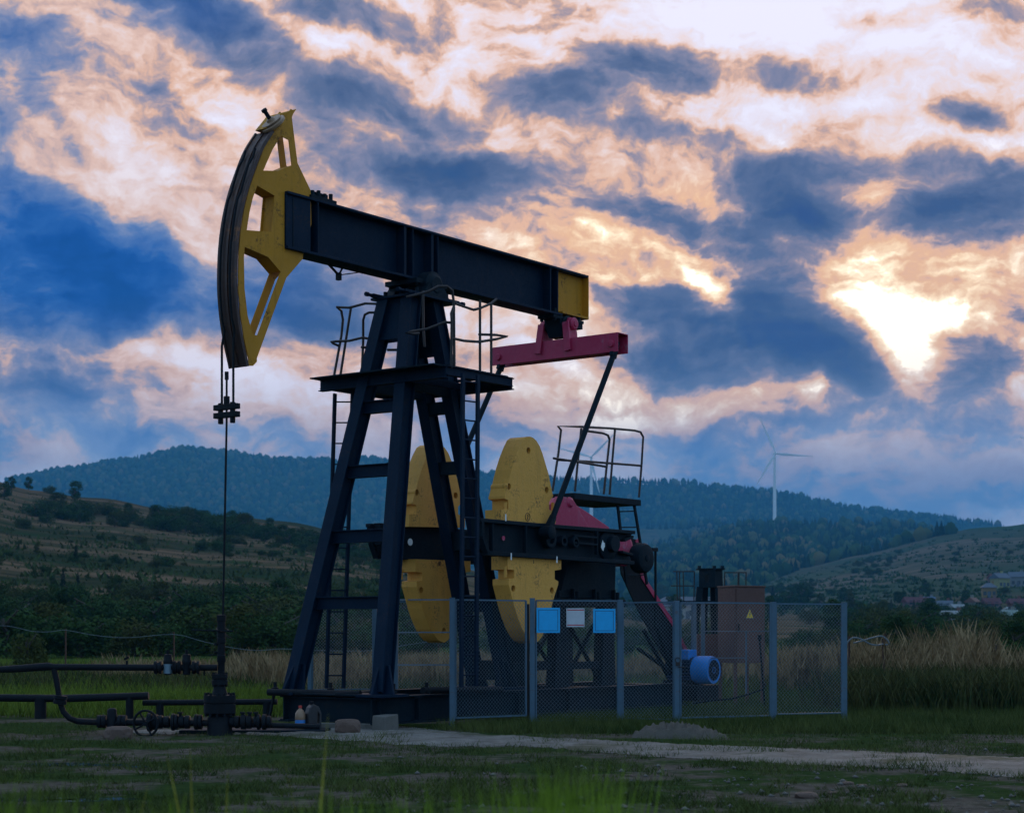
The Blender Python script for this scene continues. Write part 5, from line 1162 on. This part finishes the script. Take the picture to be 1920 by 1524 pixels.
for i, (x, y, s, lab) in enumerate(((1512, 1495, .11, 'flat pale rock in the gravel at bottom right'), (1590, 1470, .06, 'small pale rock in the gravel right of bottom centre'), (1618, 1474, .05, 'brown rock beside the small pale rock in the gravel'), (1180, 1455, .045, 'small light stone at the lower edge of the path'), (1692, 1474, .06, 'pale rock close to the path at lower right'), (1562, 1488, .05, 'low stone in the gravel left of the small pale rock'))):
    o = lumpy('rock', 'rock', s, s * .8, s * .35, i * 3.3, .25, 2); o.location = gnd(x, EYE * F / (y - HZ), s * .15); tag(o, lab, 'rock')
# heap of earth in front of the gate
hm, hx, hy = [], 44, 16
for i in range(hx + 1):
    for j in range(hy + 1):
        u, v_ = i / hx * 2 - 1, j / hy * 2 - 1; base_ = max(0, 1 - (abs(u) ** 2.2 + v_ * v_)) ** .6
        p_ = Vector((u * 3, v_ * 2, 0)); z = base_ * (.13 + .10 * (1 - max(0, u + .3)) * .6) + base_ * .09 * noise.noise(p_ * 3.1) + base_ * .06 * noise.noise(p_ * 9)
        hm.append((u * .62, v_ * .42, z - .02))
a0 = np.array([i * (hy + 1) + j for i in range(hx) for j in range(hy)])
M['heap'] = paint('heap_earth', (.10, .085, .07), (.05, .042, .035), .8, .95, scale=6, bump=.8)
eh_ = npmesh('earth_heap', hm, np.stack([a0, a0 + hy + 1, a0 + hy + 2, a0 + 1], -1), M['heap'], smooth=False); eh_.location = gnd(1275, 22.0); eh_.rotation_euler = (0, 0, R(-6)); tag(eh_, 'low clumpy heap of dry earth in front of the gate', 'earth heap')

# ---------------- wire fence and poles behind
wf = empty('wire_fence', gnd(123, 46)); tag(wf, 'old wire fence with thin rusty posts and sagging hoses behind the pipes', 'fence')
def rw(x, y, D): return at(x, y, D) - wf.location
M['rust'] = flat('rusty_post', (.06, .028, .02), .9); M['hose'] = flat('pale_hose', (.12, .15, .17), .5)
for x, yt, D in ((123, 1178, 46), (326, 1184, 46), (938, 1200, 46), (822, 1196, 46)):
    m = MB(); q = rw(x, yt, D); m.bar((q.x, q.y, -.1), q, .045, .03); m.build('post', M['rust'], wf)
m = MB(); pts = [(-20, 1172), (20, 1174), (60, 1183), (95, 1184), (123, 1181), (180, 1191), (240, 1195), (326, 1189), (380, 1202), (430, 1213), (480, 1219), (530, 1216), (600, 1219), (700, 1219), (760, 1209), (822, 1200)]
def curve(pts, per=4):
    out = []
    for i in range(len(pts) - 1):
        p0, p1, p2, p3 = [Vector(pts[max(0, min(len(pts) - 1, i + k))]) for k in (-1, 0, 1, 2)]
        for j in range(per):
            t = j / per; out.append(.5 * ((2 * p1) + (p2 - p0) * t + (2 * p0 - 5 * p1 + 4 * p2 - p3) * t * t + (3 * p1 - p0 - 3 * p2 + p3) * t ** 3))
    return out + [Vector(pts[-1])]
m.tube([at(x, y, 45.9) - wf.location for x, y in curve(pts)], .007, 5); m.build('sagging_wire', M['hose'], wf)
rp = empty('rusty_post', gnd(1659, 36)); tag(rp, 'pair of rusty angle posts carrying a looped pale hose right of the fence', 'post')
for x, yt, xb, D in ((1655, 1197, 1661, 36), (1659, 1188, 1660, 36.3)):
    m = MB(); m.bar(gnd(xb, D, -.1) - rp.location, at(x, yt, D) - rp.location, .05, .04); m.build('post', M['rust'], rp)
rp2 = MB(); rp2.bar(gnd(1593, 36, -.1), at(1592, 1192, 36), .05, .035); o = rp2.build('rusty_post', M['rust']); tag(o, 'single rusty post just right of the last fence post', 'post')
hs = MB(); hs.tube([at(x, y, 35.9) for x, y in curve([(1584, 1213), (1592, 1200), (1602, 1195), (1615, 1198), (1632, 1207), (1645, 1209), (1655, 1207), (1664, 1208), (1666, 1203), (1660, 1196), (1652, 1192), (1636, 1195), (1620, 1200), (1600, 1205)])], .018, 6)
o = hs.build('hose', M['hose'], smooth=True); tag(o, 'pale hose looped over the rusty posts right of the fence', 'hose')
for x, yt, yb, D, lab in ((248, 1187, 1212, 95, 'left one of two short white poles in the thicket'), (302, 1185, 1214, 90, 'right one of two short white poles in the thicket')):
    e = empty('utility_pole', gnd(x, D)); tag(e, lab, 'pole'); q = at(x, yt, D) - e.location
    m = MB(); m.cyl((0, 0, -.1), q, .09, 8); m.build('pole', M['concrete'], e); m = MB(); m.box(-.25, .25, -.04, .04, q.z - .25, q.z - .17); m.build('crossarm', M['wood'], e)
    for sx in (-.2, .2): m = MB(); m.cyl((sx, 0, q.z - .17), (sx, 0, q.z - .02), .03, 6); m.build('insulator', M['white'], e)
wd = MB(); wd.bar(at(1868, 1208, 40), at(1838, 1240, 40.5), .22, .02, up=(0, 1, .3)); wd.bar(at(1866, 1212, 40), gnd(1868, 40), .05, .04); o = wd.build('wooden_board', M['wood'], bevel=.003); tag(o, 'weathered board leaning on a stick in the tall dry grass', 'board')

# ---------------- wind turbines
def blade_mesh(r=63.0):
    n = 14; secs = []
    for i in range(n + 1):
        t = i / n; c = np.interp(t, [0, .04, .18, .6, .95, 1], [2.2, 2.4, 4.8, 2.8, 1.2, .3]); th = np.interp(t, [0, .06, .2, 1], [1.6, 1.4, .8, .06]); tw = R(16 * (1 - t) ** 2)
        secs.append([(c * a * math.cos(tw) - th * b * math.sin(tw), c * a * math.sin(tw) + th * b * math.cos(tw) - 1.2 * t * t, 1.2 + t * r) for a, b in ((-.35, 0), (-.2, .4), (.1, .45), (.65, 0), (.1, -.4), (-.2, -.4))])
    m = MB(); vs = [v for s in secs for v in s]; fs = []
    for i in range(n):
        for k in range(6): fs.append((i * 6 + k, i * 6 + (k + 1) % 6, (i + 1) * 6 + (k + 1) % 6, (i + 1) * 6 + k))
    fs += [tuple(range(5, -1, -1)), tuple(n * 6 + k for k in range(6))]; m.add(vs, fs); return m
def turbine(x, yh, D, rot, yaw, label, bl=63.0, ybase=1010):
    e = empty('wind_turbine', (gnd(x, D, 0))); hub = at(x, yh, D); zg = float(terrain(x, D)); e.location = (hub.x, D, zg); e.rotation_euler = (0, 0, yaw)
    h = hub.z - zg; tag(e, label, 'wind turbine')
    MB().lathe((0, 3.5, -2), (0, 0, 1), [(0, 3.4), (h * .5, 2.9), (h, 2.0)], 18).build('tower', M['turbine'], e, smooth=True)
    nc = MB().box(-1.9, 1.9, -.5, 8, h - 1.7, h + 2.1).build('nacelle', M['turbine'], e, bevel=.6)
    hb_ = MB().lathe((0, -.5, h), (0, -1, 0), [(0, 1.8), (1.5, 1.8), (2.6, 1.2), (3.0, .3)], 18).build('hub', M['turbine'], e, smooth=True)
    for k in range(3):
        b = blade_mesh(bl).build('blade', M['turbine'], e, smooth=True); b.location = (0, -1.6, h); b.rotation_euler = (0, R(rot + 120 * k), 0)
turbine(1454, 850, 2950, -27, .25, 'white wind turbine standing clear against the sky right of the machine', 66)
turbine(1108, 857, 3050, 46, -.2, 'white wind turbine half hidden behind the service platform rails', 64)
turbine(1974, 848, 2700, -67, .1, 'wind turbine at the right edge with only a blade tip in view', 58)

# ---------------- houses
def house(x, yb, D, w_, d_, hw, hr, yaw, wall, roofc, label, hip=False, wins=3, chim=True):
    z = float(terrain(x, D)); e = empty('house', gnd(x, D, z - .3), yaw); tag(e, label, 'house')
    wm, rmn = 'hw_' + wall, 'hr_' + roofc
    HC = {'white': (.55, .57, .55), 'yellow': (.42, .42, .2), 'ochre': (.36, .24, .09), 'pink': (.26, .17, .15), 'grey': (.3, .32, .34), 'cream': (.32, .32, .26), 'red': (.15, .045, .055), 'slate': (.14, .18, .24), 'blue': (.08, .18, .34), 'brown': (.25, .12, .09), 'palegrey': (.35, .4, .42), 'green': (.25, .36, .34)}
    for k, c in ((wm, wall), (rmn, roofc)):
        if k not in M: M[k] = flat('house_' + c, [v * .6 for v in HC[c]], .8)
    MB().box(-w_ / 2, w_ / 2, -d_ / 2, d_ / 2, -1.5, hw).build('wall', M[wm], e)
    o_ = .5; m = MB(); x0, x1, y0, y1 = -w_ / 2 - o_, w_ / 2 + o_, -d_ / 2 - o_, d_ / 2 + o_
    ix = d_ * .45 if hip else 0
    m.add([(x0, y0, hw + .01), (x1, y0, hw + .01), (x1, y1, hw + .01), (x0, y1, hw + .01), (x0 + ix, 0, hw + hr), (x1 - ix, 0, hw + hr)], [(0, 1, 5, 4), (2, 3, 4, 5), (1, 2, 5), (3, 0, 4), (3, 2, 1, 0)])
    rf = m.build('roof', M[rmn], e)
    if chim: MB().box(w_ * .2, w_ * .2 + .8, .3, 1.1, hw + hr * .3, hw + hr + .8).build('chimney', M[wm], rf)
    floors = max(1, int(hw // 2.7))
    for f in range(floors):
        for i in range(wins):
            cx_ = (-.5 + (i + .5) / wins) * w_; zc2 = 1.6 + f * 2.7
            MB().box(cx_ - .55, cx_ + .55, -d_ / 2 - .06, -d_ / 2 - .02, zc2 - .65, zc2 + .65).build('window', M['winglass'], e)
    MB().box(-w_ * .04 - .5, -w_ * .04 + .5, -d_ / 2 - .09, -d_ / 2 - .065, 0, 2.1).build('door', M['hr_' + roofc], e)
M['winglass'] = flat('dark_window_glass', (.03, .045, .06), .15)
for x, yb, D, w_, d_, hw, hr, yaw, wall, roofc, lab, hip, wins in (
  (1290, 1133, 420, 18, 9, 3.2, 2.4, .05, 'white', 'slate', 'long white house with grey hip roof behind the post tower', True, 7),
  (1875, 1103, None, 8, 7, 5.8, 3, .5, 'yellow', 'slate', 'pale yellow house with grey roof highest in the village', False, 3),
  (1854, 1120, None, 7.5, 7, 5.8, 2.6, -.15, 'ochre', 'slate', 'two storey ochre house with grey roof below the yellow one', True, 3),
  (1867, 1093, None, 7, 6, 3, 2.6, .2, 'pink', 'red', 'red roofed house peeping over the pale yellow house', False, 2),
  (1908, 1100, None, 9, 7, 5.5, 3, -.1, 'grey', 'slate', 'grey blue house at the right edge of the village', False, 3),
  (1858, 1140, None, 8.5, 6, 3, 3.4, .1, 'pink', 'red', 'pink house with steep red roof below the ochre house', False, 2),
  (1718, 1137, None, 14, 6, 2.8, 3, .25, 'pink', 'red', 'long low red roofed house left of the village trees', False, 3),
  (1770, 1143, None, 8, 6, 3, 2.8, -.2, 'brown', 'slate', 'brown house with grey roof beside the long red roof', False, 2),
  (1795, 1150, None, 7, 6, 3.6, 2.2, .3, 'grey', 'palegrey', 'small grey house left of the dark upright tree', False, 2),
  (1824, 1142, None, 6.5, 6, 4, 2.8, .9, 'cream', 'brown', 'narrow cream gabled house right of the dark upright tree', False, 2),
  (1893, 1163, None, 8, 13, 3.4, 3.2, .12, 'cream', 'green', 'cream barn with wide pale green gable roof at lower right', False, 1),
  (1905, 1140, None, 8, 6, 3, 2.8, .1, 'brown', 'red', 'brown house with dull red roof near the right edge', False, 2),
  (1897, 1150, None, 9, 6, 2.2, 2, .1, 'grey', 'palegrey', 'grey shed with pale hip roof behind the cream barn', True, 2),
  (1785, 1164, None, 7, 4, 1.8, 1, .0, 'brown', 'palegrey', 'low hut with pale tin roof in the thicket below the village', False, 2),
  (1742, 1131, None, 5, 5, 3, 1.2, .0, 'grey', 'blue', 'tiny blue roofed house behind the long red roof', False, 1)):
    D = D or hit(x, yb) or 700
    kk = D / 980 if D > 430 else 1
    house(x, yb, D, w_ * kk, d_ * kk, hw * kk, hr * kk, yaw, wall, roofc, lab, hip, wins)
# ---------------- grasses
def blades(name, X, Y, Z, h, w, lean, mat, seed, label, cat, seg=1, plume=0.0, kind='stuff'):
    g = np.random.default_rng(seed); n = len(X); a = g.random(n) * 6.283; b = g.random(n) * 6.283
    wx, wy = np.cos(a) * w / 2, np.sin(a) * w / 2; lx, ly = np.cos(b) * lean * h, np.sin(b) * lean * h
    base = np.stack([X, Y, Z], -1)
    def pt(t, s): return base + np.stack([lx * t * t + wx * s, ly * t * t + wy * s, h * t * (1 - .15 * lean * t)], -1)
    if seg == 1:
        V = np.stack([pt(0, -1), pt(0, 1), pt(1, 0)], 1).reshape(-1, 3); Fc = np.arange(n * 3).reshape(-1, 3)
    else:
        V = np.stack([pt(0, -.8), pt(0, .8), pt(.35, .9), pt(.35, -.9), pt(.7, .6), pt(.7, -.6), pt(1, .05), pt(1, -.05)], 1)
        if plume:
            m = g.random(n) < plume; s = .9 + g.random(m.sum())
            V[m, 4] = pt(.72, 0)[m] + np.stack([wx, wy, 0 * wx], -1)[m] * 1.4; V[m, 5] = pt(.72, 0)[m] - np.stack([wx, wy, 0 * wx], -1)[m] * 1.4
            V[m, 2] = pt(.62, .15)[m]; V[m, 3] = pt(.62, -.15)[m]; V[m, 0] = pt(0, -.15)[m]; V[m, 1] = pt(0, .15)[m]
        V = V.reshape(-1, 3); k = np.arange(n)[:, None] * 8
        Fc = np.concatenate([k + np.array([[0, 1, 2, 3]]), k + np.array([[3, 2, 4, 5]]), k + np.array([[5, 4, 6, 7]])])
    o = npmesh(name, V, Fc, M[mat]); tag(o, label, cat, kind=kind); return o
def pnoise(X, Y, s, seed=0):
    return np.array([noise.fractal(Vector((x * s, y * s, seed)), .9, 2.0, 3) for x, y in zip(X, Y)])
G = np.random.default_rng(21)
def scatter(n, y0, y1, x0=-80, x1=2000, pw=1.0):
    py = y0 + (y1 - y0) * G.random(n) ** pw; px_ = x0 + (x1 - x0) * G.random(n); D = EYE * F / (py - HZ); return px_, py, (px_ - CX) / F * D, D
def on_path(px_, py): return (py > np.interp(px_, *zip(*up_)) - 1) & (py < np.interp(px_, *zip(*dn_)) + 1) & (px_ > 260)
def in_skid(X, Y):
    dx, dy = X - X0, Y - D0; u = dx * CA + dy * SA; v = dx * SA - dy * CA; return (u > -2.1) & (u < 6.4) & (np.abs(v) < 1.02)
# short turf round the track, in patches
px_, py, X, Y = scatter(170000, 1355, 1580, pw=.9)
pn = pnoise(X, Y, .9, 1) + .5 * pnoise(X, Y, 3.1, 2)
thr = np.where(px_ > 1300, np.where(py > 1440, .22, -.3), np.where(py > 1400, .03, -.35)); thr = np.where((px_ < 420) & (py < 1400), .0, thr) - .10
ok = (pn > thr) & ~on_path(px_, py) & ~in_skid(X, Y)
edge = np.minimum(py - np.interp(px_, *zip(*up_)), np.interp(px_, *zip(*dn_)) - py)
ok |= on_path(px_, py) & ((pn > .36) | (pn > -.1 + .07 * edge))
X, Y, pn = X[ok], Y[ok], pn[ok]; n = len(X); h = (.022 + .06 * G.random(n) ** 2) * (1 + np.clip(pn, 0, 1))
blades('turf_grass', X, Y, np.zeros(n), h, .008, .7, 'grassdark', 1, 'short patchy turf around the gravel path', 'grass')
# rough grass along the fence and the machine
px_, py, X, Y = scatter(95000, 1294, 1376, 700, 2000)
ok = ~on_path(px_, py - 4) & ~in_skid(X, Y) & (py < np.interp(px_, *zip(*up_)) - 2)
X, Y = X[ok], Y[ok]; n = len(X); h = (.05 + .16 * G.random(n) ** 1.6)
blades('fence_grass', X, Y, np.zeros(n), h, .010, .55, 'grassdark', 2, 'dark rough grass along the foot of the fence', 'grass')
# bright meadow behind the well
px_, py, X, Y = scatter(85000, 1240, 1345, -80, 2000, 1.2)
ok = ~in_skid(X, Y) & ~((px_ > 560) & (py > 1296)) & ~((px_ > 1400) & (G.random(len(X)) < .6)); X, Y, px_ = X[ok], Y[ok], px_[ok]; n = len(X); h = (.10 + .26 * G.random(n) ** 1.5)
blades('meadow_grass', X, Y, np.zeros(n), h, .02, .5, 'grass', 3, 'bright green meadow grass behind the pipes', 'grass')
# tall dry reed grass
def clumps(nc, per, y0, y1, x0, x1, hmax, seed, rad=.22):
    g = np.random.default_rng(seed); py = y0 + (y1 - y0) * g.random(nc); px_ = x0 + (x1 - x0) * g.random(nc); D = EYE * F / (py - HZ)
    cx_, cy_ = (px_ - CX) / F * D, D; hh = hmax * (.6 + .4 * g.random(nc))
    i = np.repeat(np.arange(nc), per); X = cx_[i] + g.normal(size=len(i)) * rad; Y = cy_[i] + g.normal(size=len(i)) * rad; return X, Y, hh[i] * (.55 + .45 * g.random(len(i)))
Xs, Ys, Hs = [], [], []
for a in ((18, 75, 1276, 1310, 1700, 1960, 1.4, 5), (14, 80, 1276, 1304, 1585, 1660, 1.5, 25), (12, 90, 1276, 1300, 1725, 1850, 1.75, 27), (60, 55, 1275, 1296, 1460, 1620, 1.2, 6), (150, 55, 1270, 1296, 440, 1010, 1.0, 7), (60, 45, 1268, 1285, 1010, 1460, .95, 8), (60, 30, 1262, 1280, 180, 440, .75, 9)):
    x, y, h = clumps(*a[:-1], a[-1]); Xs.append(x); Ys.append(y); Hs.append(h)
X, Y, h = map(np.concatenate, (Xs, Ys, Hs)); blades('reed_grass', X, Y, np.zeros(len(X)), h, .03, .28, 'reed', 4, 'tall dry tan reed grass behind the fence', 'reeds', seg=3, plume=.55)
x1_, y1_, h1_ = clumps(620, 50, 1262, 1335, 1590, 1980, .85, 12, .3); x2_, y2_, h2_ = clumps(300, 40, 1258, 1300, -60, 1600, .5, 13, .35)
X, Y, h = np.concatenate([x1_, x2_]), np.concatenate([y1_, y2_]), np.concatenate([h1_, h2_]); blades('tall_grass', X, Y, np.zeros(len(X)), h, .03, .4, 'reedlow', 5, 'mixed green and brown tall grass beyond the machine', 'grass', seg=3)
# scrub and tussocks on the slopes
def slope(n, xs_, top, bot, seed, hh, name, mat, label, w):
    g = np.random.default_rng(seed); P = []
    for _ in range(n):
        x = xs_[0] + (xs_[1] - xs_[0]) * g.random(); y0, y1 = np.interp(x, *top), np.interp(x, *bot); y = y0 + (y1 - y0) * g.random(); D = hit(x, y)
        if D is None or D < 90: continue
        for k in range(9): d_ = D + g.normal() * 1.2; P.append(((x - CX) / F * D + g.normal() * 1.3, d_, x, D))
    P = np.array(P); z = terrain(P[:, 2], P[:, 3]) - .1; h = hh * (.4 + g.random(len(P)))
    blades(name, P[:, 0], P[:, 1], z, h, w, .6, mat, seed, label, 'scrub')
lt = ([-20, 250, 500, 800], [912, 948, 985, 1040]); lb = ([-20, 800], [1130, 1135])
slope(330, (-20, 800), lt, lb, 61, .9, 'hill_scrub', 'leaf', 'low dark scrub covering the left hillside', .7)
slope(650, (-20, 800), lt, lb, 62, .4, 'hill_tussocks', 'reedlow', 'pale tussocks of dry grass on the left hillside', .35)
rt_ = ([1380, 1640, 1766, 1940], [1105, 1042, 1006, 988]); rb_ = ([1380, 1940], [1150, 1160])
slope(900, (1380, 1940), rt_, rb_, 63, 1.3, 'field_scrub', 'leaf', 'low scrub and hedges on the right hillside', 1.3)
# blurred stalks close to the lens
def fg(name, lst, seed, label, mat, w=.012, per=1):
    g = np.random.default_rng(seed); X, Y, H_ = [], [], []
    for x, yt, D, c in lst:
        for k in range(c):
            Dk = D * (1 + .1 * g.normal()); X.append((x + g.normal() * (55 if c > 1 else 2) - CX) / F * Dk); Y.append(Dk); H_.append(max(.15, EYE + (HZ - yt - abs(g.normal()) * 34 * (c > 1)) / F * Dk))
    X, Y, H_ = map(np.array, (X, Y, H_)); blades(name, X, Y, np.zeros(len(X)), H_, w, .12, mat, seed, label, 'grass', seg=3)
fg('foreground_grass', [(1070, 1415, 5.5, 120), (970, 1440, 5.2, 90), (1120, 1450, 6, 60), (870, 1465, 5.6, 45), (740, 1450, 5.5, 50), (640, 1465, 5.2, 40), (480, 1475, 5.8, 45), (330, 1455, 5.2, 40), (200, 1480, 5.5, 50), (60, 1455, 5.0, 50), (10, 1415, 5.2, 34), (1280, 1490, 6, 30), (1500, 1505, 6, 20), (1750, 1495, 6, 24)], 31, 'out of focus tall green grass close in front of the viewer', 'fggrass', .016)
fg('foreground_stalk', [(365, 1380, 6.5, 1), (372, 1400, 6.4, 1), (586, 1330, 6.0, 1), (590, 1385, 6.1, 1), (420, 1440, 6.0, 1), (228, 1450, 6.0, 1)], 33, 'few blurred yellow grass stalks near the viewer', 'fgstalk', .016)
# gravel
g = np.random.default_rng(44); px_, py, X, Y = scatter(1800, 1405, 1545, 700, 2000, .8)
ok = (~on_path(px_, py)) & (g.random(len(X)) < np.clip((px_ - 600) / 700, .1, 1)); X, Y = X[ok], Y[ok]; n = len(X); s = .006 + .035 * g.random(n) ** 7
octv = np.array([(1, 0, 0), (-1, 0, 0), (0, 1, 0), (0, -1, 0), (0, 0, .6), (0, 0, -.4)]); of = np.array([(0, 2, 4), (2, 1, 4), (1, 3, 4), (3, 0, 4), (2, 0, 5), (1, 2, 5), (3, 1, 5), (0, 3, 5)])
V = octv[None] * s[:, None, None] * (.6 + .8 * g.random((n, 6, 1))); a = g.random(n) * 6.28
V = np.stack([V[..., 0] * np.cos(a)[:, None] - V[..., 1] * np.sin(a)[:, None], V[..., 0] * np.sin(a)[:, None] + V[..., 1] * np.cos(a)[:, None], V[..., 2]], -1) + np.stack([X, Y, s * .25], -1)[:, None]
M['stone'] = paint('pale_stone', (.14, .125, .115), (.1, .08, .07), .5, .9, scale=.8, var=.4)
tag(npmesh('gravel', V.reshape(-1, 3), (of[None] + np.arange(n)[:, None, None] * 6).reshape(-1, 3), M['stone']), 'loose pale gravel scattered at the lower right', 'gravel', kind='stuff')
# shallow puddles
pdm, pdn, pdb = newmat('puddle_water'); pdb.inputs['Base Color'].default_value = (.02, .022, .025, 1); pdb.inputs['Roughness'].default_value = .06
for k, (x, y, w_, dd) in enumerate(((112, 1433, .35, .22), (200, 1434, .22, .14), (262, 1437, .13, .1), (55, 1498, .4, .2), (135, 1501, .25, .15), (210, 1498, .2, .12))):
    D = EYE * F / (y - HZ); m = MB(); m.add([(math.cos(a) * w_ * (1 + .3 * noise.noise(Vector((math.cos(a), math.sin(a), k * 3.)))), math.sin(a) * dd * (1 + .3 * noise.noise(Vector((math.cos(a), math.sin(a), k * 5.)))), .005) for a in [j * math.pi / 12 for j in range(24)]], [tuple(range(24))])
    o = m.build('puddle', pdm); o.location = gnd(x, D); tag(o, kind='structure')
# ---------------- air
hz = MB().box(-3800, 3800, -300, 5400, -40, 485).build('haze', None); tag(hz, 'pale blue evening haze filling the valley', 'haze', kind='stuff')
hm_ = bpy.data.materials.new('haze'); hm_.use_nodes = True; hn = hm_.node_tree; hn.nodes.clear(); hv_ = N(hn, 'ShaderNodeVolumePrincipled'); hv_.inputs['Color'].default_value = (.11, .50, .92, 1); hv_.inputs['Density'].default_value = .00014; hv_.inputs['Anisotropy'].default_value = .0
ho = N(hn, 'ShaderNodeOutputMaterial'); lk(hn, hv_.outputs[0], ho.inputs['Volume']); hz.data.materials.append(hm_)
